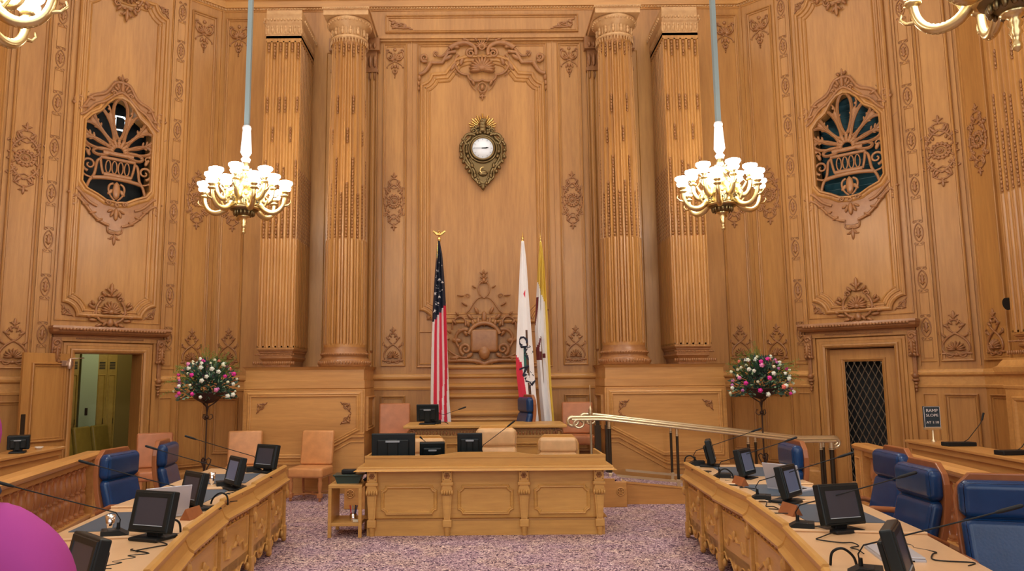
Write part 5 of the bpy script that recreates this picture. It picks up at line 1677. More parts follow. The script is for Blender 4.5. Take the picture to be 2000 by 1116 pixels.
for S,x,y,z,l in ((1,2.40,8.3,.815,'black cable tangle at the far end of the right desk'),(1,2.42,7.35,.80,'black cable by the first nameplate on the right desk'),(1,2.30,6.25,.78,'black cable before the third monitor on the right desk'),(1,2.30,5.0,.76,'black cable running from the large monitor on the right desk'),(1,2.75,4.75,.752,'black cable coiled on the blotter by the closed laptop'),
      (-1,-2.34,8.35,.815,'black cable tangle at the far end of the left desk'),(-1,-2.32,7.3,.80,'black cable beside the second monitor on the left desk'),(-1,-2.30,6.45,.78,'black cable behind the nameplate on the left desk'),(-1,-2.2,5.2,.76,'black cable beside the large monitor on the left desk'),(-1,-2.22,4.8,.75,'black cable looping onto the nearest left blotter')):
    mess(S,x,y,z,l)
for S,x,y,z,l in ((1,2.36,8.95,.815,'arched black cable standing at the far corner of the right desk'),(1,2.40,7.78,.80,'arched black cable by the second monitor on the right desk'),(1,2.0,4.45,.745,'arched black cable at the near edge of the right desk'),(-1,-2.22,6.55,.78,'arched black cable on the left desk behind the nameplate'),(-1,-2.18,5.45,.76,'arched black cable beside the large monitor on the left desk')):
    cable(l,[(x+.14*S,y,z+.004),(x+.12*S,y,z+.07),(x+.06*S,y,z+.115),(x+.01*S,y+.02,z+.09),(x-.0*S,y+.03,z+.02),(x+.03*S,y+.10,z+.004)],.008)
# clerk desk equipment (backs towards the camera: rotated half a turn)
cm=monitor('wide black monitor seen from behind at the left end of the clerk desk',.54,.33,.05,.05,True,'monitors on the clerk desk'); cm.location=(-1.14,9.42,.81); cm.rotation_euler=(0,0,PI)
cm.scale=(1,1,1)
a=monitor('small black monitor seen from behind, tilted low, beside the wide one on the clerk desk',.31,.25,.05,.35,True,'monitors on the clerk desk'); a.location=(-.66,9.42,.80); a.rotation_euler=(0,0,PI+.1)
a=monitor('black monitor seen from behind in the middle of the clerk desk, under the raised lip',.31,.28,.05,.12,True,'monitors on the clerk desk'); a.location=(-.19,9.42,.86); a.rotation_euler=(0,0,PI)
m=MB(); m.bbox(-.42,.5,9.30,9.62,.81,.862,.008); o=obj('riser_shelf',m,M_DESK); tag(o,'low wooden riser on the clerk desk behind the raised lip, under the middle monitor','shelf')
a=monitor('black monitor seen from behind on the raised dais desk, left of the first flag foot',.34,.26,.05,.15,True); a.location=(-.88,11.60,1.165); a.rotation_euler=(0,0,PI)
k1=mic('gooseneck microphone rising from the middle of the clerk desk before the tall tan armchair',.34,.40,None); k1.location=(-.02,9.45,.862); k1.rotation_euler=(0,0,math.radians(108))
k2=mic('gooseneck microphone on the dais desk in front of the striped flag',.40,.22,None); k2.location=(-.78,11.70,1.165); k2.rotation_euler=(0,0,math.radians(100))
k3=mic('gooseneck microphone leaning between the first two monitors on the clerk desk',.20,.30,None,.02); k3.location=(-.62,9.66,.81); k3.rotation_euler=(0,0,math.radians(-90))
cable('black cable curled on the clerk desk beside the middle monitor',[(-.12,9.38,.87),(.0,9.36,.885),(.08,9.38,.87),(.02,9.44,.87),(.12,9.42,.868)],.006)
cable('pale cable looped under the dais monitor',[(-.72,11.5,1.17),(-.68,11.46,1.20),(-.60,11.46,1.20),(-.56,11.5,1.17)],.006)
# press counter gear
a=monitor('black monitor beyond the left balustrade, back towards the camera',.24,.17,.10,.1,True); a.location=(-5.80,9.4,.985); a.rotation_euler=(0,0,math.radians(205))
def bar(label,x,y,rz,ln=.36):
    root=thing('console_bar',label,'microphone console',(x,y,.985),math.radians(rz))
    b=MB(); b.rbox((0,0,.025),(ln,.14,.05),.01,2,smooth=False); obj('base',b,M_BLACK,root)
    p=[(.05,0,.04),(.12,0,.08),(.28,0,.26),(.31,0,.31)]; s=MB(); s.tube(p,.005,6); obj('neck',s,M_BLACK,root)
    h=MB(); h.tube([(.31,0,.31),(.34,0,.40)],.012,8); obj('head',h,M_BLACK,root)
bar('black microphone console on the counter beyond the right balustrade, under the ramp sign',5.82,9.30,0)
bar('black microphone console beyond the right balustrade, by the right edge',5.74,8.25,8,.34)
# side table with printer and pens
def side_table():
    root=thing('side_table','small open wooden side table left of the clerk desk','table',(-1.66,9.32,0))
    t=MB(); t.bbox(-.21,.19,-.26,.26,.57,.61,.005); obj('tabletop',t,M_DESK,root)
    for x in (-.19,.17):
        for y in (-.24,.24):
            l=MB(); l.bbox(x-.02,x+.02,y-.02,y+.02,0,.57,.004); obj('leg',l,M_DESK,root)
    s=MB(); s.bbox(-.20,.18,-.25,.25,.13,.17,.004); obj('lower_shelf',s,M_DESK,root)
    s=MB(); s.box(-.20,-.17,-.22,.22,.17,.57); obj('side_panel',s,M_DESK,root)
side_table()
root=thing('desk_telephone','dark green-black desk telephone on top of the side table','telephone',(-1.66,9.28,.61))
b=MB(); b.prism([(-.13,0),(.13,0),(.17,.10),(-.17,.10)],-.10,.10,'xz'); b.bbox(-.18,.18,-.12,.12,.085,.105,.006); obj('body',b,mat('green_black_plastic',(.02,.045,.035),.35),root)
b=MB(); b.rbox((0,-.02,.135),(.17,.12,.05),.012,2); obj('handset',b,M_BLACK,root)
b=MB(); b.tube([(.18,0,.02),(.22,.02,.05),(.23,0,.10),(.2,.0,.12)],.02,6); obj('coil_cord',b,M_BLACK,root)
m=MB(); m.lathe([(.035,0),(.04,.01),(.04,.09),(.034,.09),(.03,.01)],14); o=obj('pen_holder',m,M_STEEL); o.location=(-1.59,9.18,.17); tag(o,'pen holder on the lower shelf of the side table','pen holder')
for k,(dx,dy,c,l) in enumerate(((-.018,.0,(.5,.02,.03),'red pen standing in the pen holder'),(.012,.012,(.02,.02,.03),'black pen standing in the pen holder'),(.0,-.015,(.25,.28,.3),'grey pen standing in the pen holder'),(.022,-.005,(.03,.04,.12),'dark blue pen standing in the pen holder'))):
    m=MB(); m.tube([(0,0,0),(dx*1.6,dy,.17)],.007,6); o=obj('pen',m,mat('pen_colour_%d'%k,c,.4)); o.location=(-1.59+dx*.6,9.18+dy*.6,.185); tag(o,l,'pen')
m=MB(); m.rbox((0,0,.012),(.10,.07,.022),.004,1,smooth=False); o=obj('note_pad',m,mat('paper',(.75,.68,.5),.7)); o.location=(-1.53,9.14,.17); tag(o,'cream note pad on the lower shelf of the side table','note pad')
# ------------------------------------------------------------------ flags
M_GOLDP = mat('gilt_metal',(.85,.58,.18),.25,1)
M_POLE = mat('flag_pole_wood',(.22,.12,.045),.35)
M_RED = mat('flag_red',(.62,.02,.055),.65); M_FW = mat('flag_white',(.86,.84,.83),.65); M_NAVY = mat('flag_navy',(.012,.016,.035),.65)
M_BEAR = mat('flag_brown',(.10,.045,.02),.7); M_GREEN = mat('flag_green',(.02,.13,.10),.7); M_YELLOW = mat('flag_yellow',(.72,.50,.07),.65); M_MAROON = mat('flag_maroon',(.17,.03,.035),.7)
def tabv(tab,z):
    for i in range(len(tab)-1):
        if tab[i][0]>=z>=tab[i+1][0]:
            t=(tab[i][0]-z)/(tab[i][0]-tab[i+1][0]); return [tab[i][k]+(tab[i+1][k]-tab[i][k])*t for k in (1,2)]
    return list(tab[-1][1:]) if z<tab[-1][0] else list(tab[0][1:])
def flag(label,x,y,ztop,tab,pat,mats,folds,finial,ph=0,amp=.05):
    """tab rows: (z, x left, x right) in world metres"""
    root=thing('flag',label,'flag',(x,y,.40))
    p=MB(); p.tube([(0,0,.04),(0,0,ztop-.40)],.016,8); obj('pole',p,M_POLE,root)
    b=MB(); b.lathe([(.17,0),(.17,.02),(.06,.045),(.03,.06),(.022,.14),(.02,.14)],20); obj('stand',b,M_GOLDP,root)
    f=MB(); z=ztop-.40
    if finial=='eagle':
        f.lathe([(.012,z-.02),(.03,z),(.02,z+.03),(.035,z+.05),(.012,z+.07)],12)
        f.ell((0,0,z+.12),(.022,.022,.045),8,6); f.ell((0,-.02,z+.165),(.016,.022,.016),6,5)
        for s in (1,-1):
            f.S=s
            f.tube([(.01,0,z+.11),(.06,0,z+.14),(.10,0,z+.175),(.115,0,z+.165)],[.022,.026,.015,.003],6,flat=((0,1,0),.35))
            f.tube([(.01,0,z+.10),(.05,0,z+.115),(.085,0,z+.15)],[.016,.014,.003],6,flat=((0,1,0),.35))
        f.S=1
    else:
        f.lathe([(.012,z-.02),(.022,z),(.012,z+.02),(.02,z+.035),(.024,z+.06),(.012,z+.10),(.002,z+.17)],10)
    obj('finial',f,M_GOLDP,root)
    H0=tab[0][0]; H1=tab[-1][0]
    def P(u,t,off=0):
        z=H0+(H1-H0)*t; xl,xr=tabv(tab,z)
        w=xr-xl; a=min(amp,w*.32)
        ang=2*PI*folds*u+ph+.8*math.sin(3*t)
        return (xl+w*(u+.035*math.sin(2*ang))-x, -.03+a*math.sin(ang)-off, z-.40)
    c=MB(); c.grid(lambda u,t:P(u,t),96,90,mfn=pat)
    o=obj('cloth',c,mats,root)
    sm=o.modifiers.new('thick','SOLIDIFY'); sm.thickness=.004
    return root,o,P
# striped flag with stars
US=[(4.22,-.785,-.76),(4.0,-.815,-.715),(3.6,-.845,-.68),(3.1,-.875,-.645),(2.6,-.895,-.625),(2.0,-.905,-.605),(1.5,-.915,-.59),(.72,-.925,-.53)]
def patUS(u,t):
    z=4.22-3.5*t
    if z>2.78+.36*u: return 0
    k=int(u*7+.35+.9*t*t)
    return 1 if k%2==0 else 2
r,o,P=flag('red and white striped flag with stars on dark blue, under a gilt eagle finial',-.765,12.62,4.22,US,patUS,[M_NAVY,M_RED,M_FW],3.2,'eagle',.4,.045)
st=MB()
for k in range(26):
    t=.07+.36*k/26; u=[.3,.68,.16,.5,.82,.38][k%6]
    if 4.22-3.5*t<2.92+.36*u: continue
    cx,cz=u,t; R=.040 if t>.14 else .020
    w=(tabv(US,4.22-3.5*t)[1]-tabv(US,4.22-3.5*t)[0])
    rot=rnd.uniform(0,1)
    pts=[]
    for j in range(10):
        a=rot+j*PI/5; rr=R if j%2==0 else R*.42
        pts.append(P(min(.98,max(.02,cx+rr*math.cos(a)/w)),cz+rr*math.sin(a)/3.5,.008))
    c=P(cx,cz,.010); st.add([c]+pts,[(0,1+j,1+(j+1)%10) for j in range(10)])
obj('stars',st,M_FW,r,label='white stars on the dark field')
cd_=MB(); cd_.tube([(-.02,-.05,3.80),(-.035,-.06,3.5),(-.05,-.05,3.1)],.006,5); obj('cord',cd_,M_GOLDP,r)
# white flag with red band, bear and lettering
CA=[(4.20,.655,.695),(3.9,.635,.725),(3.3,.60,.755),(2.7,.565,.79),(2.2,.535,.82),(1.95,.54,.83),(1.6,.575,.85),(1.2,.60,.885),(.75,.61,.90)]
def patCA(u,t):
    z=4.20-3.45*t
    if z<2.24-.10*u*4 and u<.30+.18*(2.2-z): return 1
    if .60<u<.74 and 1.35<z<2.65 and math.sin(z*13+u*9)>-.6: return 2
    if .42<u<.60 and 2.02<z<2.38: return 3
    return 0
r,o,P=flag('white flag with a red lower band, bear and black letters, between the other two flags',.675,12.62,4.20,CA,patCA,[M_FW,M_RED,M_BEAR,M_GREEN],1.7,'spear',2.2,.018)
def letters(root,P,H,txt,u0,t0,du,dt,size,rot,w,mt):
    cu=bpy.data.curves.new('t','FONT'); cu.body=txt; cu.size=size; cu.resolution_u=2; cu.offset=.006
    to=bpy.data.objects.new('t',cu); COL.objects.link(to)
    dg=bpy.context.evaluated_depsgraph_get(); me=bpy.data.meshes.new_from_object(to.evaluated_get(dg))
    m=MB(); c,s=math.cos(rot),math.sin(rot)
    vs=[]
    for v in me.vertices:
        a=v.co.x*c-v.co.y*s; b=v.co.x*s+v.co.y*c
        vs.append(P(u0+a/w,t0-b/H,.010))
    m.add(vs,[tuple(p.vertices) for p in me.polygons])
    bpy.data.objects.remove(to); bpy.data.curves.remove(cu); bpy.data.meshes.remove(me)
    return obj('lettering',m,mt,root)
letters(r,P,3.45,'CAL',.02,.485,0,0,.22,-1.1,.28,M_NAVY)
letters(r,P,3.45,'NIA',.14,.63,0,0,.22,-1.15,.28,M_NAVY)
m=MB(); m.add([P(.45,.265,.01),P(.66,.245,.01),P(.63,.285,.01)],[(0,1,2)]); obj('red_star',m,M_RED,r,label='folded red star')
# yellow bordered flag
SF=[(4.22,.98,1.015),(3.9,.955,1.05),(3.3,.915,1.075),(2.7,.88,1.10),(2.2,.90,1.115),(1.6,.93,1.14),(1.2,.955,1.17),(.85,.975,1.19)]
def patSF(u,t):
    z=4.22-3.37*t
    if z>3.55-.5*u or u>.80 : return 1
    if (2.14+.10*u<z<2.34-.10*u and u<.70) or (2.30<=z<2.72 and (z-2.30)<.62*u+.05 and u<.10+.62*(z-2.1) and u<.42) or (2.75<z<3.25 and u<.05+.3*(z-2.75)): return 2
    return 0
r,o,P=flag('white and yellow flag with a maroon winged bird, rightmost of the three flags',.995,12.80,4.22,SF,patSF,[M_FW,M_YELLOW,M_MAROON],2.3,'spear',1.0,.045)
m=MB(); m.tube([(.15,.02,.1),(.15,.02,2.0)],.012,6)

# ------------------------------------------------------------------ wall clock
def clock():
    root=thing('wall_clock','ornate bronze wall clock with white dial and gilt rays high on the middle panel','clock',(0,BY-.02,6.14))
    b=MB()
    half=[(0,-.80),(.05,-.72),(.12,-.66),(.17,-.56),(.18,-.45),(.23,-.36),(.30,-.26),(.37,-.12),(.38,.02),(.35,.14),(.26,.22),(.22,.32),(.20,.40),(.12,.44),(0,.46)]
    poly=[(x,z) for x,z in half]+[(-x,z) for x,z in half[::-1][1:-1]]
    b.prism(poly,-.05,0,'xz')
    q=b.mark()
    b.ring(poly,[(0,.05),(.01,.085),(.035,.09),(.06,.06),(.08,.055),(.09,.05)])
    b.tube([(.215*math.cos(a*PI/16),.215*math.sin(a*PI/16),.10) for a in range(32)],.022,8,True)
    b.tube([(.26*math.cos(a*PI/16),.26*math.sin(a*PI/16),.07) for a in range(32)],.022,8,True)
    def hf(b):
        tb(b,bez((.14,.26),(.3,.34),(.42,.2),(.30,.08),12),.026,.02,.08)
        tb(b,bez((.30,.2),(.46,.12),(.46,-.1),(.32,-.2),12),.022,.016,.07)
        tb(b,bez((.34,-.1),(.40,-.3),(.2,-.3),(.2,-.48),12),.024,.018,.07)
        tb(b,bez((.2,-.44),(.24,-.6),(.08,-.6),(.06,-.72),12),.022,.014,.06)
        tb(b,spiral(.16,.34,.06,0,1.4),.020,.010,.08)
        tb(b,spiral(.11,-.60,.05,0,1.3),.016,.008,.07)
        for x,y,a,l in ((.40,-.02,.3,.1),(.42,.06,.8,.09),(.38,.16,.9,.1),(.40,-.14,-.2,.11),(.36,-.22,-.5,.12),(.30,-.34,-.4,.12),(.26,-.42,-.7,.11),(.22,-.30,-1.2,.14),(.16,-.5,-1.0,.13),(.08,-.66,-1.2,.1),(.24,.26,.7,.1),(.14,.40,.9,.1),(.06,.30,1.2,.12),(.10,.28,.3,.1),(.28,-.06,1.2,.1),(.3,-.14,-1.6,.12)): leaf(b,x-.03*math.cos(a),y-.03*math.sin(a),a+(.5 if y>0 else -.5),l*.8,.06,.03,.08)
    both(hf)(b)
    for y in (.42,.36,.30): leaf(b,0,y,PI/2,.12,.14,.05,.08)
    leaf(b,0,-.66,-PI/2,.14,.07,.04,.07); leaf(b,0,-.40,-PI/2,.14,.16,.04,.05)
    b.apply(frame((0,0,0),(1,0,0),(0,0,1)),q)
    obj('case',b,M_BRONZEC,root,label='dark bronze scrolled case')
    d=MB(); d.lathe([(.20,0),(.20,.02),(.001,.024)],40); d.apply(Matrix.Translation((0,-.085,0)) @ Matrix.Rotation(PI/2,4,'X')); dial=obj('dial',d,mat('white_dial',(.85,.90,.95),.3,emit=(.8,.9,1),es=.0),root)
    h=MB()
    for k in range(12):
        a=k*PI/6; c,s=math.cos(a),math.sin(a); h.tube([(c*.155,-.112,s*.155),(c*.18,-.112,s*.18)],.004,4)
    obj('hour_marks',h,mat('grey_print',(.35,.38,.42),.5),dial)
    h=MB(); h.tube([(-.02,-.118,0),(.06,-.118,.002),(.075,-.118,.008),(.11,-.118,.010)],[.008,.012,.014,.003],6); obj('hour_hand',h,M_BLACK,dial)
    h=MB(); h.tube([(.03,-.122,0),(-.165,-.122,.002)],.0035,6); obj('minute_hand',h,M_BLACK,dial)
    g=MB()
    for k in range(15):
        a=math.radians(12+156*k/14); L=.25+.035*(k%2)
        if 80<math.degrees(a)<100: L=.30
        c,s=math.cos(a),math.sin(a); g.tube([(c*.13,-.03,.40+s*.13),(c*L,-.03,.40+s*L*1.0)],[.010,.016],4)
    obj('sun_rays',g,M_GOLDP,root,label='gilt sun rays')
    g=MB(); P0=[];
    g.tube([(.005+.055*math.cos(a),-.085,-.42+.06*math.sin(a)) for a in [math.radians(70+220*i/14) for i in range(15)]],[.003+.013*math.sin(PI*i/14) for i in range(15)],6)
    obj('crescent',g,mat('gilt_crescent',(.9,.68,.28),.3,.6),root,label='gilt crescent moon')
    e=MB(); e.tube([(0,-.06,.46),(.04,-.08,.52),(.0,-.07,.57),(-.05,-.06,.55)],[.05,.04,.03,.02],8); e.ell((.05,-.08,.55),(.03,.03,.04),8,5); obj('crest_figure',e,M_BRONZEC,root)
clock()

# ------------------------------------------------------------------ flower stands
FC={'white':(.80,.86,.74),'cream':(.80,.80,.55),'magenta':(.75,.03,.33),'coral':(.85,.20,.15),'lilac':(.50,.16,.42),'pink':(.80,.25,.50)}
FM={k:mat('petal_'+k,c,.55) for k,c in FC.items()}
M_LEAFD=mat('leaf_dark',(.03,.085,.05),.55); M_LEAFL=mat('leaf_light',(.26,.42,.24),.5); M_FERN=mat('fern_green',(.14,.22,.03),.6); M_PURP=mat('sprig_purple',(.10,.035,.085),.7)
def rose_mesh(col):
    m=MB(); m.ell((0,0,0),(.6,.6,.62),8,6)
    for k in range(5):
        a=k*2*PI/5; R=Matrix.Rotation(a,3,'Z') @ Matrix.Rotation(.5,3,'Y'); p=R@Vector((.45,0,0)); m.ell((p.x,p.y,-.1+p.z*.3),(.52,.42,.28),7,5,R)
    for k in range(3):
        a=k*2*PI/3+.5; R=Matrix.Rotation(a,3,'Z') @ Matrix.Rotation(1.1,3,'Y'); m.ell((.25*math.cos(a),.25*math.sin(a),.32),(.34,.3,.12),6,4,R)
    return m.mesh('rose',FM[col])
RM={k:rose_mesh(k) for k in FC}
def arrangement(x,y,z0,label,seed,mirror=1):
    rn=random.Random(seed)
    root=thing('flower_arrangement',label,'flowers',(x,y,z0))
    def leaves(n,rad,mt,name,L,wd,spread,zoff=0,ang=None,kind=None):
        m=MB()
        for _ in range(n):
            th=rn.uniform(0,2*PI); ph=rn.uniform(-.35,1.45); r=rn.uniform(.35,1)*rad
            c=Vector((math.cos(th)*math.cos(ph)*.50*r,math.sin(th)*math.cos(ph)*.34*r,math.sin(ph)*.50*r+zoff))
            d=(c+Vector((rn.uniform(-.2,.2),rn.uniform(-.2,.2),rn.uniform(-.1,.25)))).normalized()
            s=d.orthogonal().normalized(); s=Matrix.Rotation(rn.uniform(0,6),3,d)@s
            l=L*rn.uniform(.6,1.2); w=wd*rn.uniform(.7,1.2)
            nn=d.cross(s)*w*.3
            m.add([c-d*l*.5,c+s*w*.5+nn,c+d*l*.5,c-s*w*.5+nn],[(0,1,2),(0,2,3)],True)
        o=obj(name,m,mt,root); o['kind']='stuff'; return o
    leaves(900,1.0,M_LEAFD,'dark_foliage',.085,.04,0)
    leaves(190,1.04,M_LEAFL,'pale_foliage',.07,.035,0)
    leaves(300,1.02,M_PURP,'purple_sprigs',.05,.02,0)
    fm=MB()
    for (ax,az,n,L0) in ((-.85*mirror,.25,26,.42),(-.5*mirror,.05,10,.5),(.55*mirror,.9,14,.42),(-.1,1.0,12,.44),(.8*mirror,.45,14,.38)):
        for _ in range(n):
            d=Vector((ax+rn.uniform(-.25,.25),rn.uniform(-.3,.3),az+rn.uniform(-.2,.3))).normalized(); a=d*.18+Vector((0,0,.1)); b=a+d*L0*rn.uniform(.7,1.1); b.z-=.03
            fm.tube([a,(a+b)/2+Vector((0,0,.03)),b],[.004,.003,.001],3)
            for j in range(10):
                p=a+(b-a)*(.3+.07*j)+Vector((0,0,.03*math.sin(PI*(.3+.07*j)))); s=d.orthogonal().normalized(); s=Matrix.Rotation(rn.uniform(0,6),3,d)@s
                fm.add([p,p+s*.035+d*.02,p+d*.012],[(0,1,2)])
    o=obj('fern_fronds',fm,M_FERN,root); o['kind']='stuff'
    cols=['white']*15+['cream']*13+['magenta']*7+['coral']*4+['pink']*4+['lilac']*5
    n=len(cols); rn.shuffle(cols)
    for i,c in enumerate(cols):
        th=-PI/2+ (rn.uniform(-1.45,1.45)); ph=rn.uniform(-.30,1.30)
        k=(i+.5)/n
        th=-PI/2+1.5*math.sin(i*2.39996); ph=-.35+1.65*k
        r=rn.uniform(.9,1.06)
        p=Vector((math.cos(th)*math.cos(ph)*.50*r,math.sin(th)*math.cos(ph)*.36*r,math.sin(ph)*.46*r+.02))
        o=bpy.data.objects.new('rose',RM[c]); COL.objects.link(o); o.parent=root
        s=rn.uniform(.036,.050) if c in('white','magenta','coral','pink') else rn.uniform(.024,.034)
        o.location=p; o.scale=(s,s,s)
        d=(p+Vector((0,-.35,.1))).normalized(); o.rotation_mode='QUATERNION'; o.rotation_quaternion=d.to_track_quat('Z','Y')
        o['label']={'white':'white rose','cream':'small cream bloom','magenta':'magenta rose','coral':'coral rose','pink':'pink rose','lilac':'lilac bloom'}[c]
    return root
def stand(x,y,label):
    root=thing('flower_stand',label,'plant stand',(x,y,0))
    b=MB(); b.lathe([(.03,1.50),(.10,1.52),(.20,1.58),(.26,1.66),(.27,1.67),(.25,1.66),(.10,1.55)],24); obj('bowl',b,M_IRON,root)
    p=MB(); p.tube([(0,0,.25),(0,0,1.52)],.012,8); p.ell((0,0,1.29),(.035,.035,.03),8,6); p.ell((0,0,.60),(.03,.03,.03),8,6); obj('stem',p,M_IRON,root)
    for k in range(3):
        a=k*2*PI/3+.5
        l=MB()
        pts=[(0,.0,.62),(.05,0,.66),(.085,0,.63),(.075,0,.58),(.03,0,.5),(.02,0,.3),(.06,0,.15),(.16,0,.06),(.24,0,.0),(.28,0,.01)]
        l.tube(pts,.010,6); l.tube([(0,0,1.27),(.05,0,1.25),(.09,0,1.28),(.08,0,1.33),(.05,0,1.33)],.007,6)
        l.tube([(0,0,1.35),(.02,0,1.45),(.10,0,1.50),(.17,0,1.56)],.010,6)
        l.apply(Matrix.Rotation(a,4,'Z')); obj('leg',l,M_IRON,root)
stand(-4.36,11.8,'wrought iron flower stand against the left part of the wall')
stand(4.36,11.85,'wrought iron flower stand on the right behind the brass rails')
arrangement(-4.36,11.8,1.72,'mixed bouquet with magenta and white roses on the left iron stand',5,1)
arrangement(4.36,11.85,1.70,'mixed bouquet with magenta and white roses on the right iron stand',11,-1)

# ------------------------------------------------------------------ ramp with brass rails
def zr(x): return .31-.10*(x-2.0)
mb=MB(); mb.prism([(2.03,0),(2.03,zr(2.03)-.02),(5.0,.0)],11.31,12.44,'xz'); struct('trim_7',mb,M_CARPET)
mb=MB(); mb.prism([(2.03,0),(2.03,zr(2.03)),(5.1,zr(5.1)-.0),(5.1,0)],11.25,11.31,'xz'); mb.prism([(2.03,zr(2.03)),(2.03,zr(2.03)+.022),(5.1,zr(5.1)+.022),(5.1,zr(5.1))],11.235,11.32,'xz')
o=obj('ramp_curb',mb,M_OAKH); tag(o,'sloping wooden curb along the foot of the carpeted ramp','curb')
for S in (1,-1):
    mb=MB(); mb.S=S; mb.bbox(1.86,2.04,11.0,11.26,0,.36,.01)
    mb.tube([(1.95+.055*math.cos(a*PI/8),10.99,.22+.055*math.sin(a*PI/8)) for a in range(16)],.010,5,True)
    for k in range(6):
        a=k*PI/3; mb.ell((1.95+.03*math.cos(a),10.99,.22+.03*math.sin(a)),(.016,.012,.016),6,4)
    o=obj('dais_corner_block',mb,M_OAKH); tag(o,'carved wooden corner block at the foot of the %s'%('ramp, right of the clerk desk' if S>0 else 'dais, seen behind the side table'),'block')
mb=MB(); mb.box(-1.87,1.87,11.0,11.05,0,.40); struct('trim_6',mb,M_OAKH)
def rails(Y,x0,x1,posts,label,big):
    root=thing('brass_handrail',label,'handrail',(0,Y,0))
    zh=lambda x: 1.27 if x<1.75 else (1.27-.117*(x-1.75) if x<x1-.5 else 1.27-.117*(x1-.5-1.75))
    xs=[x0+ (x1-x0)*i/40 for i in range(41)]
    pts=[(x,0,zh(x)) for x in xs]
    h=MB()
    h.tube(pts,[.030]*41,8,flat=((0,0,1),.8))
    lo=[(x,-.055,zh(x)-.035) for x in xs]; h.tube(lo,.017,8); h.tube([(x,.05,zh(x)-.03) for x in xs],.014,8)
    h.tube([(x0+.02-.08*math.sin(a),0,zh(x0)-.065+.065*math.cos(a)) for a in [i*PI*1.5/12 for i in range(13)]],[.03-.0008*i for i in range(13)],8)
    h.tube([(x0+.10-.075*math.sin(a),-.055,zh(x0)-.095+.06*math.cos(a)) for a in [i*PI*1.7/12 for i in range(13)]],.016,8)
    h.tube([(x1+.075*math.sin(a),0,zh(x1)-.065+.065*math.cos(a)) for a in [i*PI*1.6/14 for i in range(15)]],[.028-.001*i for i in range(15)],8)
    obj('rail',h,M_BRASSW,root)
    k=MB(); k.prism([(x0+.65,zr(x0+.65)+.075),(x1-.2,zr(x1-.2)+.075),(x1-.2,zr(x1-.2)+.11),(x0+.65,zr(x0+.65)+.11)],-.012,.012,'xz'); obj('kick_rail',k,M_BRASSW,root)
    for x in posts:
        zb=max(0,zr(x))
        p=MB(); p.tube([(x,0,zb+.1),(x,0,zh(x)-.03)],.021 if x not in big else .035,10)
        o=obj('post',p,M_BRONZE,root)
        c=MB(); c.bbox(x-.03,x+.03,-.03,.03,zb,zb+.02,.004); c.bbox(x-.022,x+.022,-.022,.022,zb+.02,zb+.11,.004); c.bbox(x-.028,x+.028,-.028,.028,zb+.11,zb+.125,.003)
        obj('foot',c,M_BRASSW,o,label='pale brass foot'); c=MB()
        r_=.024 if x not in big else .042
        c.tube([(x,0,zh(x)-.14),(x,0,zh(x)-.03)],r_,8); c.bbox(x-.032,x+.032,-.03,.03,zh(x)-.05,zh(x)-.02,.004)
        c.tube([(x,0,zh(x)-.16),(x,0,zh(x)-.145)],r_*1.25,8)
        obj('collar',c,M_BRASSW,o,label='pale brass collar')
    return root
rails(11.30,1.30,5.22,[1.86,2.87,3.93,5.01,5.17],'long brass handrail with scrolled ends on the front side of the ramp',[5.17])
rails(12.20,1.60,5.62,[3.00,4.36,5.45],'second brass handrail along the far side of the ramp, nearer the wall',[])
root=thing('brass_pole','brass pole with a thin rod on top, at the head of the ramp','pole',(1.67,11.9,.40))
p=MB(); p.tube([(0,0,0),(0,0,.88)],.022,10); p.lathe([(.03,.88),(.04,.90),(.025,.93),(.035,.95),(.02,.98),(.008,1.02)],12); obj('shaft',p,M_BRASSW,root)
p=MB(); p.tube([(0,0,1.0),(0,0,1.34)],.006,6); obj('rod',p,M_BRASSW,root)
for x,l in ((1.76,'dark bronze post right beside the brass pole at the head of the ramp'),(1.92,'dark bronze square post at the head of the ramp, nearest the pedestal')):
    p=MB(); p.bbox(x-.045,x+.045,11.75,11.84,.40 if x<1.98 else 0,1.12,.004); p.bbox(x-.03,x+.03,11.77,11.82,1.12,1.24,.004); o=obj('bronze_post',p,M_BRONZE); tag(o,l,'post')

# ------------------------------------------------------------------ ramp sign
root=thing('ramp_sign','dark sign reading RAMP SLOPE AT 1:10 on a short brass post','sign',(5.90,9.95,.985))
m=MB(); m.bbox(-.11,.11,-.012,.012,.18,.46,.003); obj('plate',m,mat('sign_slate',(.02,.045,.065),.5),root)
m=MB(); m.bbox(-.115,.115,-.018,.018,.155,.185,.004); m.lathe([(.035,0),(.035,.012),(.015,.03),(.013,.155)],14); obj('post',m,M_BRASSW,root)
m=MB(); m.ring(rect(-.105,.105,.187,.453),[(0,0),(0,.003),(.004,.003),(.004,0)]); m.apply(frame((0,-.012,0),(1,0,0),(0,0,1))); obj('border',m,M_FW,root)
def flat_text(root,txt,x,y,z,size,mt,width):
    cu=bpy.data.curves.new('t','FONT'); cu.body=txt; cu.size=size; cu.align_x='CENTER'; cu.resolution_u=3; cu.extrude=.0015; cu.offset=.0
    to=bpy.data.objects.new('t',cu); COL.objects.link(to)
    me=bpy.data.meshes.new_from_object(to.evaluated_get(bpy.context.evaluated_depsgraph_get()))
    bpy.data.objects.remove(to); bpy.data.curves.remove(cu)
    xs=[v.co.x for v in me.vertices]; k=width/(max(xs)-min(xs))
    me.materials.clear(); me.materials.append(mt)
    o=bpy.data.objects.new('lettering',me); COL.objects.link(o); o.parent=root; o.matrix_local=Matrix.Translation((x,y,z))@Matrix.Rotation(PI/2,4,'X')@Matrix.Diagonal((k,1,1,1)); return o
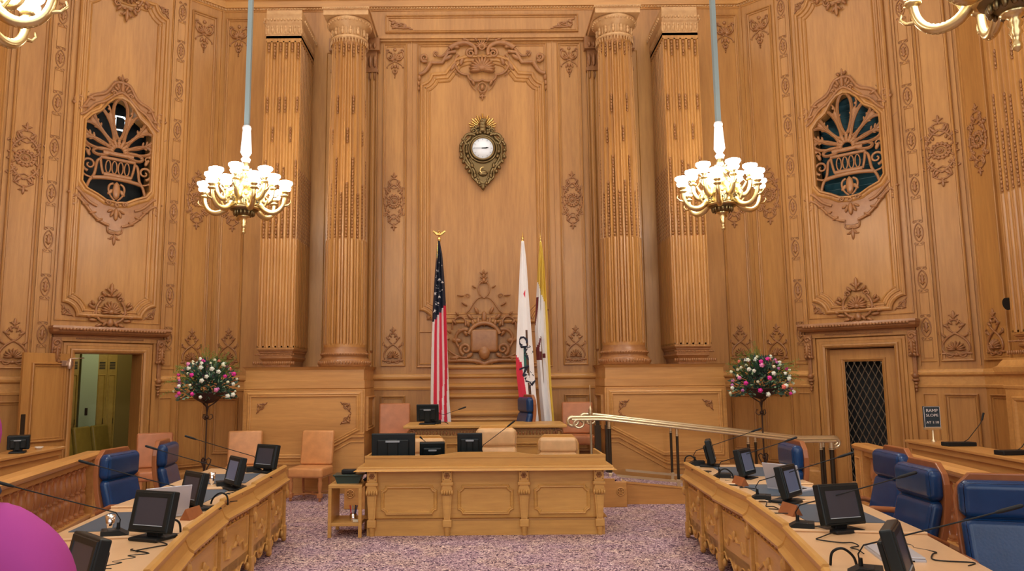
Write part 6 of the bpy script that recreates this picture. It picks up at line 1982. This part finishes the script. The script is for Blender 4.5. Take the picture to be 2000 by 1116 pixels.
flat_text(root,'RAMP',0,-.0135,.385,.055,M_FW,.15); flat_text(root,'SLOPE',0,-.0135,.325,.050,M_FW,.16); flat_text(root,'AT 1:10',0,-.0135,.235,.045,M_FW,.165)

# ------------------------------------------------------------------ video camera on the side wall
root=thing('video_camera','black-lensed video camera on a wall arm at the right edge of the photo','camera',(7.30,10.02,2.84))
a=Matrix.Rotation(math.radians(-10),4,'Y')
m=MB(); m.tube([(-.22,0,0),(-.10,0,0),(-.08,0,0),(.02,0,0)],[.085,.075,.055,.05],16); m.apply(a); obj('lens',m,M_BLACK,root)
m=MB(); m.rbox((.16,0,.0),(.32,.12,.13),.02,2); m.apply(a); obj('body',m,mat('grey_green_shell',(.35,.42,.38),.4),root)
m=MB(); m.tube([(.10,0,-.07),(.10,0,-.12),(.14,0,-.14)],.02,8); obj('bracket',m,M_BLACK,root)
# ------------------------------------------------------------------ low bowl on the left handrail
m=MB(); m.lathe([(.02,0),(.035,.004),(.055,.03),(.05,.03),(.03,.01)],16); o=obj('small_dish',m,mat('white_china',(.8,.78,.7),.3)); o.location=(-5.84,9.9,.985); tag(o,'small white dish on the counter beyond the left balustrade','dish')

# ------------------------------------------------------------------ person
def skinned(name,joints,edges,mt,parent,lv=2,smooth=True):
    me=bpy.data.meshes.new(name); me.from_pydata([j[0] for j in joints],edges,[]); me.update()
    o=bpy.data.objects.new(name,me); COL.objects.link(o); o.parent=parent
    s=o.modifiers.new('skin','SKIN'); s.use_smooth_shade=True
    for i,j in enumerate(joints):
        r=j[1]; d=me.skin_vertices[0].data[i]; d.radius=(r,r) if not isinstance(r,tuple) else r
    me.skin_vertices[0].data[0].use_root=True
    b=o.modifiers.new('sub','SUBSURF'); b.levels=lv; b.render_levels=lv
    me.materials.append(mt); return o
M_SKIN=mat('skin',(.55,.30,.20),.5); M_MAG=mat('magenta_wool',(.42,.07,.31),.9,spec=.1); M_JEAN=mat('navy_trousers',(.02,.03,.07),.8); M_HAIR=mat('dark_hair',(.03,.018,.012),.5)
pr=thing('person','person in a magenta knit top and cap, seen from behind at the lower left corner','person',(-1.53,2.20,0),math.radians(-8))
J=[((0,0,.95),.135),((0,0,1.12),.125),((0,.0,1.30),.135),((0,.0,1.42),.10),((0,.01,1.50),.055),((0,.015,1.60),.075),((0,.015,1.70),.085)]
E=[(0,1),(1,2),(2,3),(3,4),(4,5),(5,6)]
for S in (1,-1):
    b=len(J)
    J+=[((.13*S,0,1.41),.075),((.21*S,.0,1.36),.062),((.25*S,.02,1.14),.048),((.24*S,.16,.98),.036),((.235*S,.24,.96),.030),((.235*S,.30,.95),.026)]
    E+=[(3,b),(b,b+1),(b+1,b+2),(b+2,b+3),(b+3,b+4),(b+4,b+5)]
    f=len(J)
    for q,(dx,L) in enumerate(((-.03,.075),(-.01,.085),(.01,.08),(.03,.065))):
        J+=[((.235*S+dx,.335,.95),.010),((.235*S+dx,.30+L,.935),.008)]; E+=[(b+5,f+2*q),(f+2*q,f+2*q+1)]
    f=len(J); J+=[((.235*S-.045*S,.27,.955),.011),((.235*S-.07*S,.31,.95),.009)]; E+=[(b+4,f),(f,f+1)]
    b=len(J); J+=[((.09*S,0,.86),.095),((.10*S,.01,.50),.062),((.10*S,0,.10),.045),((.10*S,.10,.04),.04)]
    E+=[(0,b),(b,b+1),(b+1,b+2),(b+2,b+3)]
skinned('body',J,E,M_SKIN,pr)
TJ=[((0,0,.90),.17),((0,0,1.12),.155),((0,.0,1.30),.165),((0,.0,1.42),.13),((0,.01,1.485),.075)]
TE=[(0,1),(1,2),(2,3),(3,4)]
for S in (1,-1):
    b=len(TJ); TJ+=[((.15*S,0,1.425),.105),((.275*S,.0,1.345),.105),((.32*S,.02,1.14),.085),((.26*S,.15,.985),.055)]
    TE+=[(3,b),(b,b+1),(b+1,b+2),(b+2,b+3)]
skinned('knitted_top',TJ,TE,M_MAG,pr)
LJ=[((0,0,.92),.15),((.09,0,.84),.11),((.10,.01,.50),.08),((.10,0,.10),.065),((-.09,0,.84),.11),((-.10,.01,.50),.08),((-.10,0,.10),.065)]
skinned('trousers',LJ,[(0,1),(1,2),(2,3),(0,4),(4,5),(5,6)],M_JEAN,pr)
m=MB(); m.ell((0,.0,1.70),(.098,.112,.118),20,14); m.v=[p for p in m.v]; obj('cap',m,M_MAG,pr)
m=MB(); m.ell((0,-.02,1.60),(.088,.095,.09),18,12); obj('hair',m,M_HAIR,pr)
m=MB()
m.tube([(.075*math.cos(a*PI/10),.01+.085*math.sin(a*PI/10),1.53) for a in range(20)],.028,8,True); obj('scarf',m,mat('navy_scarf',(.015,.025,.07),.8),pr)
fc=MB()
for S in (1,-1):
    fc.ell((.033*S,.098,1.66),(.014,.008,.008),8,5); fc.ell((.088*S,.01,1.645),(.012,.02,.03),8,5)
fc.ell((0,.108,1.63),(.014,.02,.025),8,6); fc.ell((0,.10,1.595),(.025,.008,.006),8,5); obj('face',fc,M_SKIN,pr)
